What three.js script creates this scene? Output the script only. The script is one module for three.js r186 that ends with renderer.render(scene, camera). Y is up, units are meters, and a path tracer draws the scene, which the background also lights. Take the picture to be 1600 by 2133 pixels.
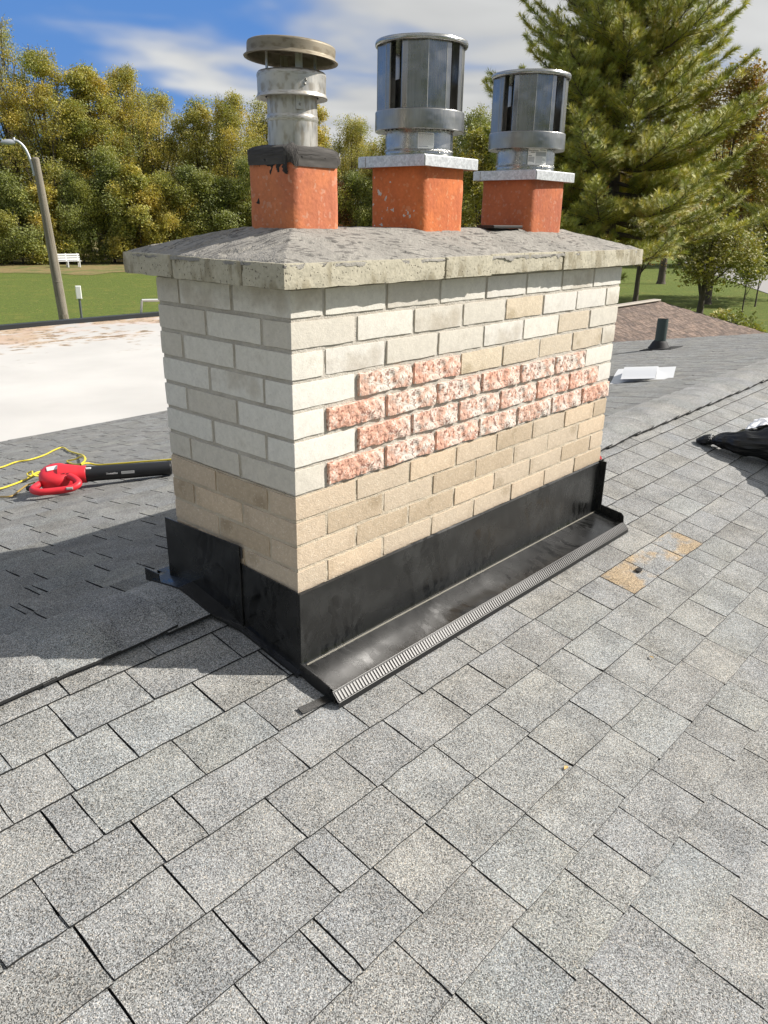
import * as THREE from 'three';
import { mergeGeometries } from 'three/addons/utils/BufferGeometryUtils.js';

// ---------------------------------------------------------------- camera, sky, sun, exposure
const scene = new THREE.Scene();
const camera = new THREE.PerspectiveCamera(67.387, 0.75, 0.05, 600);
camera.rotation.order = 'YXZ';
camera.position.set(-1.0732, 0.1345, 1.22275);
camera.rotation.set(-0.364985, -0.842479, 0.0162625);
camera.updateMatrixWorld();

const SUN = new THREE.Vector3(1, 1.02, 0.8).normalize();
const sun = new THREE.DirectionalLight(new THREE.Color(1.0, 0.95, 0.885), 5.0);
sun.position.copy(SUN).multiplyScalar(60);
sun.castShadow = true;
sun.shadow.mapSize.set(4096, 4096);
Object.assign(sun.shadow.camera, { left: -90, right: 90, top: 90, bottom: -90, near: 1, far: 200 });
scene.add(sun, sun.target);

const renderer = new THREE.WebGLRenderer({ antialias: true });
renderer.toneMapping = THREE.LinearToneMapping;
renderer.toneMappingExposure = 1.42;
renderer.shadowMap.enabled = true;

// ---------------------------------------------------------------- random numbers and noise
function rng(seed) { let a = seed >>> 0; return () => { a = (a + 0x6D2B79F5) | 0; let t = Math.imul(a ^ (a >>> 15), 1 | a); t = (t + Math.imul(t ^ (t >>> 7), 61 | t)) ^ t; return ((t ^ (t >>> 14)) >>> 0) / 4294967296; }; }
function hash3(x, y, z) { let h = Math.imul(x, 374761393) ^ Math.imul(y, 668265263) ^ Math.imul(z, 1274126177); h = Math.imul(h ^ (h >>> 13), 1274126177); return ((h ^ (h >>> 16)) >>> 0) / 4294967296; }
const sm = (t) => t * t * (3 - 2 * t);
const clamp = (x, a = 0, b = 1) => Math.min(b, Math.max(a, x));
const step = (a, b, x) => sm(clamp((x - a) / (b - a)));
const lerp = (a, b, t) => a + (b - a) * t;
// tileable value noise, 2D: P = period in cells (0 = none)
function vn(x, y, seed = 0, P = 0) {
  const xi = Math.floor(x), yi = Math.floor(y), fx = sm(x - xi), fy = sm(y - yi);
  const w = (i) => P ? ((i % P) + P) % P : i;
  const a = hash3(w(xi), w(yi), seed), b = hash3(w(xi + 1), w(yi), seed), c = hash3(w(xi), w(yi + 1), seed), d = hash3(w(xi + 1), w(yi + 1), seed);
  return lerp(lerp(a, b, fx), lerp(c, d, fx), fy);
}
function fbm(x, y, oct, seed = 0, P = 0) { let s = 0, a = 0.5, n = 0; for (let i = 0; i < oct; i++) { s += a * vn(x, y, seed + i * 17, P); n += a; a *= 0.5; x *= 2; y *= 2; P *= 2; } return s / n; }
function vn3(x, y, z, seed = 0) {
  const xi = Math.floor(x), yi = Math.floor(y), zi = Math.floor(z), fx = sm(x - xi), fy = sm(y - yi), fz = sm(z - zi);
  const h = (i, j, k) => hash3(xi + i + seed * 131, yi + j, zi + k);
  return lerp(lerp(lerp(h(0, 0, 0), h(1, 0, 0), fx), lerp(h(0, 1, 0), h(1, 1, 0), fx), fy), lerp(lerp(h(0, 0, 1), h(1, 0, 1), fx), lerp(h(0, 1, 1), h(1, 1, 1), fx), fy), fz);
}
const V = (x, y, z) => new THREE.Vector3(x, y, z);

// ---------------------------------------------------------------- sky
{
  const W = 2048, H = 1024, data = new Float32Array(W * H * 4);
  for (let j = 0; j < H; j++) {
    const el = ((j + 0.5) / H - 0.5) * Math.PI, y = Math.sin(el), ce = Math.cos(el);
    for (let i = 0; i < W; i++) {
      const az = ((i + 0.5) / W - 0.5) * 2 * Math.PI, x = Math.cos(az) * ce, z = Math.sin(az) * ce;
      const o = (j * W + i) * 4;
      const h = Math.max(y, 0);
      const k = Math.pow(h, 0.42);
      let r = lerp(0.30, 0.03, k), g = lerp(0.58, 0.22, k), b = lerp(1.12, 0.80, k);
      const cs = Math.max(0, x * SUN.x + y * SUN.y + z * SUN.z);
      const glow = 0.22 * Math.pow(cs, 6) + 0.5 * Math.pow(cs, 60);
      r += glow; g += glow * 0.95; b += glow * 0.85;
      // high thin cloud on a plane far above
      const q = 1 / (h + 0.11), cx = x * q, cz = z * q;
      const wx = cx + 0.9 * (fbm(cx * 0.7, cz * 0.7, 3, 91) - 0.5), wz = cz + 0.9 * (fbm(cx * 0.7, cz * 0.7, 3, 57) - 0.5);
      const ux = wx * 0.83 + wz * 0.55, uz = -wx * 0.55 + wz * 0.83;
      const n1 = fbm(ux * 0.55 + 41.4, uz * 0.55 + 55.4, 4, 11), n2 = fbm(ux * 1.1, uz * 3.4, 5, 23), n3 = fbm(ux * 5, uz * 7, 3, 37);
      let c = n1 * 0.56 + n2 * 0.40 + n3 * 0.14;
      c = step(0.40, 0.66, c) * 0.95;
      c *= step(-0.02, 0.06, y);
      const br = 0.92 + 0.36 * (n2 - 0.5) + 0.22 * (n3 - 0.5) + 0.25 * Math.pow(cs, 4);
      r = lerp(r, 1.0 * br, c); g = lerp(g, 1.02 * br, c); b = lerp(b, 1.03 * br, c);
      if (y < 0) { const t = step(0, -0.06, y); r = lerp(r, 0.10, t); g = lerp(g, 0.11, t); b = lerp(b, 0.07, t); }
      data[o] = r * 0.505; data[o + 1] = g * 0.495; data[o + 2] = b * 0.475; data[o + 3] = 1;
    }
  }
  const t = new THREE.DataTexture(data, W, H, THREE.RGBAFormat, THREE.FloatType);
  t.mapping = THREE.EquirectangularReflectionMapping; t.magFilter = t.minFilter = THREE.LinearFilter; t.wrapS = THREE.RepeatWrapping; t.needsUpdate = true;
  scene.background = t; scene.environment = t;
}

// ---------------------------------------------------------------- helpers: names, things, geometry
const taken = {};
function numbered(n) { const k = taken[n] = (taken[n] ?? -1) + 1; return k ? `${n}_${String(k).padStart(3, '0')}` : n; }
function mesh(name, geo, mat, parent) {
  const m = new THREE.Mesh(geo, mat); m.name = name; m.castShadow = m.receiveShadow = true; if (parent) parent.add(m); return m;
}
function thing(name, label, category, pos = [0, 0, 0], turn = 0, group) {
  const g = new THREE.Group(); g.name = numbered(name); g.position.set(...pos); g.rotation.y = turn; g.userData = { label, category };
  if (group) g.userData.group = group; scene.add(g); return g;
}
function single(name, geo, mat, label, category, group) {
  const m = mesh(numbered(name), geo, mat, scene); m.userData = { label, category }; if (group) m.userData.group = group; return m;
}
function structure(name, geo, mat) { const m = mesh(numbered(name), geo, mat, scene); m.userData.kind = 'structure'; return m; }
// non-indexed triangle collector with uv
class MB {
  constructor() { this.p = []; this.u = []; }
  tri(a, b, c, ua = [0, 0], ub = [0, 0], uc = [0, 0]) { this.p.push(...a, ...b, ...c); this.u.push(...ua, ...ub, ...uc); }
  quad(a, b, c, d, ua, ub, uc, ud) { this.tri(a, b, c, ua, ub, uc); this.tri(a, c, d, ua, uc, ud); }
  geo(smooth = 0) {
    const g = new THREE.BufferGeometry();
    g.setAttribute('position', new THREE.Float32BufferAttribute(this.p, 3)); g.setAttribute('uv', new THREE.Float32BufferAttribute(this.u, 2));
    g.computeVertexNormals(); if (smooth) smoothNormals(g, smooth); return g;
  }
}
// average normals of coincident vertices when they differ by less than the crease angle
function smoothNormals(g, crease = 0.9) {
  const p = g.attributes.position, n = g.attributes.normal, map = new Map();
  const key = (i) => Math.round(p.getX(i) * 2e4) + '_' + Math.round(p.getY(i) * 2e4) + '_' + Math.round(p.getZ(i) * 2e4);
  for (let i = 0; i < p.count; i++) { const k = key(i); let a = map.get(k); if (!a) map.set(k, a = []); a.push(i); }
  const out = new Float32Array(n.array.length), c = Math.cos(crease);
  for (const a of map.values()) for (const i of a) {
    let x = 0, y = 0, z = 0; const nx = n.getX(i), ny = n.getY(i), nz = n.getZ(i);
    for (const j of a) { const d = nx * n.getX(j) + ny * n.getY(j) + nz * n.getZ(j); if (d >= c) { x += n.getX(j); y += n.getY(j); z += n.getZ(j); } }
    const l = Math.hypot(x, y, z) || 1; out[i * 3] = x / l; out[i * 3 + 1] = y / l; out[i * 3 + 2] = z / l;
  }
  n.array.set(out); n.needsUpdate = true; return g;
}
// uv in metres from the dominant axis of the normal
function boxUV(g, off = [0, 0], scale = 1) {
  const gg = g.index ? g.toNonIndexed() : g; const p = gg.attributes.position; const uv = new Float32Array(p.count * 2);
  const a = V(), b = V(), c = V(), n = V();
  for (let i = 0; i < p.count; i += 3) {
    a.fromBufferAttribute(p, i); b.fromBufferAttribute(p, i + 1); c.fromBufferAttribute(p, i + 2);
    n.subVectors(b, a).cross(c.clone().sub(a)); const ax = Math.abs(n.x), ay = Math.abs(n.y), az = Math.abs(n.z);
    for (let k = 0; k < 3; k++) {
      const x = p.getX(i + k), y = p.getY(i + k), z = p.getZ(i + k);
      let u, w; if (ax >= ay && ax >= az) { u = z; w = y; } else if (ay >= az) { u = x; w = z; } else { u = x; w = y; }
      uv[(i + k) * 2] = (u + off[0]) * scale; uv[(i + k) * 2 + 1] = (w + off[1]) * scale;
    }
  }
  gg.setAttribute('uv', new THREE.BufferAttribute(uv, 2)); return gg;
}
const at = (g, x = 0, y = 0, z = 0, rx = 0, ry = 0, rz = 0) => { g.applyMatrix4(new THREE.Matrix4().compose(V(x, y, z), new THREE.Quaternion().setFromEuler(new THREE.Euler(rx, ry, rz)), V(1, 1, 1))); return g; };
const strip = (g) => { const k = g.index ? g.toNonIndexed() : g; for (const n of Object.keys(k.attributes)) if (!['position', 'normal', 'uv'].includes(n)) k.deleteAttribute(n); return k; };
const join = (list) => mergeGeometries(list.map(strip));
// box with a small chamfer on all edges
function cbox(w, h, d, c = 0.004) {
  const s = new THREE.Shape(); const x = w / 2 - c, y = h / 2 - c; s.moveTo(-x, -y); s.lineTo(x, -y); s.lineTo(x, y); s.lineTo(-x, y); s.closePath();
  const g = new THREE.ExtrudeGeometry(s, { depth: d - 2 * c, bevelEnabled: true, bevelThickness: c, bevelSize: c, bevelSegments: 1, steps: 1 });
  g.translate(0, 0, -(d - 2 * c) / 2); return boxUV(g);
}
function lathe(pts, seg = 64) { const g = new THREE.LatheGeometry(pts.map(([r, y]) => new THREE.Vector2(r, y)), seg); return strip(g); }
function tube(pts, r, seg = 40, rs = 8, closed = false) { return strip(new THREE.TubeGeometry(new THREE.CatmullRomCurve3(pts.map((p) => p.isVector3 ? p : V(...p)), closed, 'centripetal'), seg, r, rs, closed)); }
// tapered limb between points
function limb(pts, radii, rs = 7) {
  const b = new MB(); const rings = pts.map((p, i) => {
    const d = V().subVectors(pts[Math.min(i + 1, pts.length - 1)], pts[Math.max(i - 1, 0)]).normalize();
    const s = Math.abs(d.y) > 0.9 ? V(1, 0, 0) : V(0, 1, 0); const e1 = V().crossVectors(d, s).normalize(), e2 = V().crossVectors(d, e1);
    return Array.from({ length: rs }, (_, k) => { const a = k / rs * Math.PI * 2; return p.clone().addScaledVector(e1, Math.cos(a) * radii[i]).addScaledVector(e2, Math.sin(a) * radii[i]).toArray(); });
  });
  for (let i = 0; i + 1 < rings.length; i++) for (let k = 0; k < rs; k++) { const l = (k + 1) % rs; b.quad(rings[i][k], rings[i][l], rings[i + 1][l], rings[i + 1][k], [k / rs, i], [(k + 1) / rs, i], [(k + 1) / rs, i + 1], [k / rs, i + 1]); }
  return b.geo(1.2);
}

// ---------------------------------------------------------------- textures
function tex(W, H, fn, { srgb = false, rep = 1 } = {}) {
  const d = new Uint8Array(W * H * 4); const c = [0, 0, 0];
  const enc = srgb ? (v) => { v = clamp(v); return 255 * (v <= 0.0031308 ? v * 12.92 : 1.055 * Math.pow(v, 1 / 2.4) - 0.055); } : (v) => 255 * clamp(v);
  for (let j = 0; j < H; j++) for (let i = 0; i < W; i++) { fn((i + 0.5) / W, (j + 0.5) / H, c, i, j); const o = (j * W + i) * 4; d[o] = enc(c[0]) + 0.5; d[o + 1] = enc(c[1]) + 0.5; d[o + 2] = enc(c[2]) + 0.5; d[o + 3] = 255; }
  const t = new THREE.DataTexture(d, W, H); t.wrapS = t.wrapT = THREE.RepeatWrapping; t.magFilter = t.minFilter = THREE.LinearFilter; if (srgb) t.colorSpace = THREE.SRGBColorSpace;
  t.repeat.set(rep, rep); t.needsUpdate = true; return t;
}
const gray = (W, fn, rep = 1) => tex(W, W, (u, v, c, i, j) => { c[0] = c[1] = c[2] = fn(u, v, i, j); }, { rep });
// jittered cells: calls back with (distance to nearest, id hash) - tileable, N cells a side
function cells(N, seed) {
  const px = new Float32Array(N * N), py = new Float32Array(N * N), id = new Float32Array(N * N), id2 = new Float32Array(N * N);
  for (let j = 0; j < N; j++) for (let i = 0; i < N; i++) { const k = j * N + i; px[k] = hash3(i, j, seed); py[k] = hash3(i, j, seed + 1); id[k] = hash3(i, j, seed + 2); id2[k] = hash3(i, j, seed + 3); }
  return (u, v) => {
    const x = u * N, y = v * N, xi = Math.floor(x), yi = Math.floor(y); let best = 9, second = 9, k0 = 0;
    for (let b = -1; b <= 1; b++) for (let a = -1; a <= 1; a++) {
      const ci = xi + a, cj = yi + b, k = ((cj + N) % N) * N + ((ci + N) % N); const dx = ci + px[k] - x, dy = cj + py[k] - y, d = dx * dx + dy * dy;
      if (d < best) { second = best; best = d; k0 = k; } else if (d < second) second = d;
    }
    return [Math.sqrt(best), id[k0], id2[k0], Math.sqrt(second)];
  };
}
// granules on asphalt shingles: 0.9 m of surface in a 2048 sheet
const granH = new Float32Array(2048 * 2048);
const granMap = (() => {
  const cl = cells(540, 5);
  return tex(2048, 2048, (u, v, c, i, j) => {
    const [d, a, b] = cl(u, v);
    const m = fbm(u * 9, v * 9, 4, 71, 9), m2 = fbm(u * 26, v * 26, 3, 72, 26);
    const bias = (m - 0.5) * 0.72 + (m2 - 0.5) * 0.26; const s = clamp(a + bias * 0.5);
    let g = s < 0.10 ? 0.05 : s < 0.30 ? 0.13 : s < 0.64 ? 0.235 : s < 0.88 ? 0.33 : 0.46;
    g *= 0.85 + 0.3 * b; const warm = fbm(u * 5 + 3, v * 5, 3, 73, 5) - 0.5; let r = 1, bl = 1;
    if (b > 0.92) { r = 1.10; bl = 0.88; } else if (b < 0.12) { r = 0.93; bl = 1.04; }
    granH[j * 2048 + i] = clamp(0.35 + 0.65 * a - d * 0.55);
    c[0] = g * r * (1 + warm * 0.07); c[1] = g * (1.01 + warm * 0.02); c[2] = g * bl * (1 - warm * 0.08);
  }, { srgb: true, rep: 1 / 0.9 });
})();
const granBump = tex(2048, 2048, (u, v, c, i, j) => { c[0] = c[1] = c[2] = granH[j * 2048 + i]; }, { rep: 1 / 0.9 });
const GT = [[1, 1, 1], [0.96, 0.96, 0.96], [1.03, 1.035, 1.025], [1.01, 1.0, 0.98], [0.97, 0.985, 0.975], [0.91, 0.905, 0.90], [1.05, 1.065, 1.05]];
const granMats = GT.map(([r, g, b]) => new THREE.MeshStandardMaterial({ map: granMap, bumpMap: granBump, bumpScale: 0.0011, roughness: 0.95, color: new THREE.Color().setRGB(r * 0.975, g * 0.965, b * 0.945) }));
const rustTex = tex(1024, 1024, (u, v, c, i, j) => { const k = ((j * 2) * 2048 + i * 2) * 4, d = granMap.image.data, dec = (x) => Math.pow(x / 255, 2.2); const m = step(0.42, 0.62, fbm(u * 12, v * 16, 4, 75, 0)); c[0] = dec(d[k]) * lerp(1, 1.25, m) + 0.025 * m; c[1] = dec(d[k + 1]) * lerp(1, 1.0, m) + 0.010 * m; c[2] = dec(d[k + 2]) * lerp(1, 0.70, m); }, { srgb: true, rep: 1 / 0.9 });
const rustMat = new THREE.MeshStandardMaterial({ map: rustTex, bumpMap: granBump, bumpScale: 0.0011, roughness: 0.95 });
const backShadeMats = GT.map(([r, g, b]) => new THREE.MeshStandardMaterial({ map: granMap, bumpMap: granBump, bumpScale: 0.0011, roughness: 0.95, color: new THREE.Color().setRGB(r * 0.74, g * 0.735, b * 0.715) }));  // granules darkened: self-shadowing of the back slope put into the colour
const asphaltEdge = new THREE.MeshStandardMaterial({ color: new THREE.Color().setRGB(0.018, 0.018, 0.018), roughness: 0.95 });

// brick faces
const mortarCol = [0.47, 0.435, 0.375];
const gritBump = gray(512, (u, v) => 0.5 * fbm(u * 40, v * 40, 3, 3, 40) + 0.5 * vn(u * 170, v * 170, 4, 170), 1 / 0.3);
function brickTex(seed, base, blotch, blotchAmt, speck, speckAmt, rep = 1 / 0.45) {
  return tex(1024, 1024, (u, v, c) => {
    const m = fbm(u * 6, v * 6, 5, seed, 6), f = fbm(u * 60, v * 60, 3, seed + 5, 60), k = step(0.50, 0.78, m) * blotchAmt, q = fbm(u * 150, v * 150, 2, seed + 9, 150);
    const sp = step(0.66, 0.80, q) * speckAmt; const drip = step(0.55, 0.85, fbm(u * 22, v * 3, 3, seed + 13)) * 0.0;
    for (let i = 0; i < 3; i++) { let x = lerp(base[i], blotch[i], clamp(k + drip)); x *= 0.90 + 0.20 * f; c[i] = lerp(x, speck[i], sp); }
  }, { srgb: true, rep });
}
const whiteTex = brickTex(101, [0.64, 0.61, 0.55], [0.49, 0.445, 0.375], 0.95, [0.40, 0.37, 0.32], 0.22);
const tanTex = brickTex(131, [0.53, 0.425, 0.31], [0.38, 0.295, 0.20], 0.85, [0.70, 0.62, 0.50], 0.50);
const stainTex = brickTex(151, [0.54, 0.46, 0.35], [0.38, 0.31, 0.21], 0.9, [0.74, 0.69, 0.60], 0.35);
const rockTex = tex(1024, 1024, (u, v, c) => {
  const m = fbm(u * 11, v * 11, 4, 201, 11), n = fbm(u * 40, v * 40, 4, 207, 40), q = fbm(u * 7 + 0.3, v * 7, 3, 211, 7);
  const lime = step(0.38, 0.60, m * 0.5 + n * 0.5 + (q - 0.5) * 0.30), red = step(0.50, 0.70, q);
  const A = [lerp(0.60, 0.50, red), lerp(0.37, 0.24, red), lerp(0.28, 0.15, red)], B = [0.68, 0.585, 0.51]; const f = 0.82 + 0.36 * vn(u * 180, v * 180, 9, 180); const cr = step(0.61, 0.70, fbm(u * 60, v * 60, 3, 219, 60));
  for (let i = 0; i < 3; i++) c[i] = lerp(lerp(A[i], B[i], lime) * f, [0.26, 0.13, 0.095][i], cr * 0.85);
}, { srgb: true, rep: 1 / 0.45 });
const rockBump = gray(1024, (u, v) => fbm(u * 44, v * 44, 4, 207, 44), 1 / 0.45);
const bm = (map, r, g, b, bs = 0.0012, bump = gritBump) => new THREE.MeshStandardMaterial({ map, bumpMap: bump, bumpScale: bs, roughness: 0.93, color: new THREE.Color().setRGB(r, g, b) });
const whiteMats = [bm(whiteTex, 1, 1, 1, 0.0006), bm(whiteTex, 1.06, 1.07, 1.07, 0.0005), bm(whiteTex, 0.91, 0.89, 0.85, 0.0007), bm(whiteTex, 1.03, 1.03, 1.01, 0.0006)];
const tanMats = [bm(tanTex, 1, 1, 1, 0.0011), bm(tanTex, 0.86, 0.85, 0.82, 0.0011), bm(tanTex, 1.08, 1.06, 1.03, 0.0011), bm(tanTex, 0.96, 0.98, 1.0, 0.0011)];
const stainMats = [bm(stainTex, 1, 1, 1), bm(stainTex, 1.08, 1.07, 1.04)];
const rockMats = [bm(rockTex, 1, 1, 1, 0.004, rockBump), bm(rockTex, 1.04, 0.94, 0.90, 0.004, rockBump), bm(rockTex, 1.0, 1.03, 1.03, 0.004, rockBump)];
const mortarTex = brickTex(171, mortarCol, [0.39, 0.355, 0.30], 0.8, [0.55, 0.52, 0.46], 0.4);
const mortarMat = bm(mortarTex, 1, 1, 1, 0.002);
const mortarTan = bm(mortarTex, 1.10, 1.02, 0.90, 0.002);

// ---------------------------------------------------------------- roof of the house
const S = 0.2, SB = 0.165, ZR = -0.42, YR = -0.911 - S * ZR;          // slopes and ridge line
const frontY = (z) => YR - S * (z - ZR), backY = (z) => YR + SB * (z - ZR);
const house = thing('shingled_house', 'low house with grey asphalt shingle roof under the chimney', 'house');
const X0 = -5.5, X1 = 8.2, ZF = 5.2, ZB = -5.0, GROUND = -3.9;
{ // deck: a closed solid under the shingles, and walls down to the ground
  const deck = new THREE.Shape(); const t = 0.006;
  deck.moveTo(ZF, frontY(ZF) - t); deck.lineTo(ZR, YR - t); deck.lineTo(ZB, backY(ZB) - t); deck.lineTo(ZB, backY(ZB) - 0.16); deck.lineTo(ZF, frontY(ZF) - 0.16); deck.closePath();
  const g = new THREE.ExtrudeGeometry(deck, { depth: X1 - X0, bevelEnabled: false }); g.rotateY(-Math.PI / 2); g.translate(X1, 0, 0);
  mesh('roof_deck', boxUV(g), asphaltEdge, house);
  const wallMat = new THREE.MeshStandardMaterial({ map: tanTex, color: new THREE.Color().setRGB(0.7, 0.62, 0.55), roughness: 0.95 });
  mesh('wall', at(boxUV(new THREE.BoxGeometry(X1 - X0 - 0.8, 1.7, ZF - ZB - 0.8)), (X0 + X1) / 2, GROUND + 0.84, (ZF + ZB) / 2), wallMat, house);
  const fasciaMat = new THREE.MeshStandardMaterial({ color: 0x2b2b2c, roughness: 0.5 });
  mesh('fascia', at(cbox(X1 - X0, 0.17, 0.03), (X0 + X1) / 2, frontY(ZF) - 0.075, ZF + 0.017), fasciaMat, house);
  for (const [za, zb, f] of [[ZR, ZF, frontY], [ZB, ZR, backY]]) {
    const L = Math.hypot(zb - za, f(zb) - f(za)), a = Math.atan2(f(zb) - f(za), zb - za);
    mesh('rake_edge', at(cbox(0.03, 0.15, L), X1 + 0.017, (f(za) + f(zb)) / 2 - 0.08, (za + zb) / 2, -a), fasciaMat, house);
  }
}
// one tab; local frame: x along the eave, w down the slope, n up. Edges are slightly ragged.
function tabGeo(toP, x0, x1, w0, w1, seed, thick, over) {
  const nx = 4, R = rng(seed), T = new MB(), E = new MB();
  const lift = (R() < 0.12 ? 0.004 : 0.0012) * R(), sk = (R() - 0.5) * 0.004, side = R();
  const top = [], uo = R() * 3, vo = R() * 3, ws = [w0 - over, lerp(w0, w1, 0.35), lerp(w0, w1, 0.8), w1];
  for (let j = 0; j < 4; j++) {
    const row = [], f = j / 3;
    for (let i = 0; i <= nx; i++) {
      const xe = lerp(x0, x1, i / nx) + (i === 0 || i === nx ? (R() - 0.5) * 0.0028 : 0), we = ws[j] + (j === 3 ? (R() - 0.5) * 0.0030 + sk * (i / nx - 0.5) : 0);
      const h = thick * (0.18 + 0.82 * ((ws[j] - ws[0]) / (ws[3] - ws[0]))) + (j === 3 ? lift * (side < 0.5 ? 1 - i / nx : i / nx) : 0) + (R() - 0.5) * 0.0006;
      row.push([xe, we, h]);
    }
    top.push(row);
  }
  const P = (q) => toP(q[0], q[1], q[2]), U = (q) => [q[0] + uo, q[1] + vo];
  for (let j = 0; j < 3; j++) for (let i = 0; i < nx; i++) { const a = top[j][i], b = top[j][i + 1], c = top[j + 1][i + 1], d = top[j + 1][i]; T.quad(P(a), P(d), P(c), P(b), U(a), U(d), U(c), U(b)); }
  const dn = (q) => toP(q[0], q[1], -0.003);
  for (let i = 0; i < nx; i++) { const a = top[3][i], b = top[3][i + 1]; E.quad(P(a), dn(a), dn(b), P(b), [0, 0], [0, 0], [0, 0], [0, 0]); }
  for (let j = 0; j < 3; j++) { const a = top[j][0], b = top[j + 1][0], c = top[j][nx], d = top[j + 1][nx]; E.quad(P(a), dn(a), dn(b), P(b), [0, 0], [0, 0], [0, 0], [0, 0]); E.quad(P(c), P(d), dn(d), dn(c), [0, 0], [0, 0], [0, 0], [0, 0]); }
  return [T, E];
}
function twoMat(T, E) {
  const g = new THREE.BufferGeometry(); g.setAttribute('position', new THREE.Float32BufferAttribute([...T.p, ...E.p], 3)); g.setAttribute('uv', new THREE.Float32BufferAttribute([...T.u, ...E.u], 2)); g.computeVertexNormals();
  g.addGroup(0, T.p.length / 3, 0); g.addGroup(T.p.length / 3, E.p.length / 3, 1); return g;
}
{
  const cf = 1 / Math.hypot(1, S), toFront = (x, w, n) => [x, -0.911 - S * w * cf + n * cf, w * cf + n * S * cf];
  const cb = 1 / Math.hypot(1, SB), wr = 0, toBack = (x, w, n) => [x, YR - SB * w * cb + n * cb, ZR - w * cb - n * SB * cb];
  const W = [-0.425, -0.373, -0.25, -0.127, -0.005, 0.117, 0.236, 0.361, 0.486, 0.61, 0.736, 0.865, 0.995]; while (W[W.length - 1] < 5.2) W.push(W[W.length - 1] + 0.126);
  const known = {
    2: [-0.51, -0.325, -0.08, 0.12, 1.49, 1.60, 1.76, 1.95, 2.27], 3: [-0.577, -0.44, -0.227, -0.03, 0.1, 1.49, 1.70, 1.88, 2.09], 4: [-0.646, -0.586, -0.363, -0.169, 0.02, 1.46, 1.65, 1.84, 2.037, 2.242],
    5: [-0.72, -0.535, -0.443, -0.187, 0, 0.187, 0.44, 0.697, 0.935, 1.145, 1.334, 1.555, 1.732, 1.85, 2.037, 2.2], 6: [-0.90, -0.71, -0.54, -0.306, -0.11, 0.045, 0.226, 0.377, 0.53, 0.712, 0.96, 1.11, 1.29, 1.505, 1.68, 1.81, 1.98, 2.2],
    7: [-0.72, -0.525, -0.338, -0.262, -0.095, 0.08, 0.294, 0.52, 0.659, 0.86, 1.105, 1.293, 1.535, 1.63, 1.8, 1.99, 2.18], 8: [-0.575, -0.437, -0.405, -0.253, -0.098, 0.086, 0.285, 0.482, 0.667, 0.867], 9: [-0.53, -0.327, -0.10, 0.089, 0.3, 0.48, 0.675, 0.91, 1.087],
    10: [-0.317, -0.145, 0.038, 0.157, 0.27, 0.437, 0.63, 0.783, 0.94], 11: [-0.30, -0.112, 0.068, 0.302, 0.48, 0.703], 12: [-0.12, 0.065, 0.252, 0.44],
  };
  const camP = camera.position; const single = [], rest = [...GT, ...GT].map(() => []);
  const restE = [];
  const fr = new THREE.Frustum().setFromProjectionMatrix(new THREE.Matrix4().multiplyMatrices(camera.projectionMatrix.clone(), camera.matrixWorldInverse));
  const R = rng(77);
  const pick = (x, k) => { const m = vn(x * 2.2, k * 0.9, 55), r = R(); return r < 0.05 ? 5 : r < 0.12 ? 6 : m < 0.36 ? 1 : m < 0.52 ? (r < 0.5 ? 0 : 3) : m < 0.68 ? (r < 0.6 ? 0 : 4) : 2; };
  const fill = (list, a, b) => { // joints at random between a and b
    let x = a; for (;;) { x += 0.165 + R() * 0.07; if (x > b - 0.08) break; list.push(x); if (R() < 0.10) { x += 0.022; list.push(x); } } };
  const courses = (toP, Ws, know, lo, hi, seed0, visX) => {
    for (let k = 0; k + 1 < Ws.length; k++) {
      let J = []; const kn = know[k];
      if (kn) { fill(J, lo(k), kn[0]); J.push(...kn); fill(J, kn[kn.length - 1], hi(k)); } else fill(J, lo(k) + R() * 0.15, hi(k));
      J = [lo(k), ...J, hi(k)];
      for (let i = 0; i + 1 < J.length; i++) {
        const gap = seed0 > 500000 ? 0.0055 : 0.0036; const x0 = J[i] + gap / 2, x1 = J[i + 1] - gap / 2; if (x1 - x0 < 0.008) continue;
        const c = V(...toP((x0 + x1) / 2, (Ws[k] + Ws[k + 1]) / 2, 0)); const d = c.distanceTo(camP);
        const seed = seed0 + k * 1000 + i; const tone = pick(x0, k + seed0);
        // inside the chimney: nothing to lay
        if (c.x > 0.08 && c.x < 1.40 && c.z < -0.06 && c.z > -0.44) continue;
        single.push({ toned: seed0 > 500000, toP, x0, x1, w0: Ws[k], w1: Ws[k + 1], seed, tone, d, see: fr.containsPoint(c) || fr.containsPoint(V(...toP(x0, Ws[k + 1], 0))) });  // back-slope tabs take the materials with shade painted in
      }
    }
  };
  courses(toFront, W, known, (k) => X0, (k) => X1, 100000);
  const WB = []; for (let w = 0.02; w < 4.66; w += 0.125) WB.push(w);
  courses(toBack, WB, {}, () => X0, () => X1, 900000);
  const vis = single.filter((s) => s.see).sort((a, b) => a.d - b.d); vis.slice(0, 290).forEach((s) => { s.own = true; });
  for (const s of single) {
    const [T, E] = tabGeo(s.toP, s.x0, s.x1, s.w0, s.w1, s.seed, 0.0068, 0.03);
    if (s.own) mesh('shingle', twoMat(T, E), [s.x1 > 1.12 && s.x0 < 1.62 && s.w0 > 0.2 && s.w0 < 0.3 ? rustMat : (s.toned ? backShadeMats : granMats)[s.tone], asphaltEdge], house); else { rest[s.tone + (s.toned ? GT.length : 0)].push(T); restE.push(E); }
  }
  const cat = (list) => { const n = list.reduce((s, b) => s + b.p.length, 0), p = new Float32Array(n), u = new Float32Array(n / 3 * 2); let o = 0, q = 0; for (const b of list) { p.set(b.p, o); u.set(b.u, q); o += b.p.length; q += b.u.length; } return { p, u }; };
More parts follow.
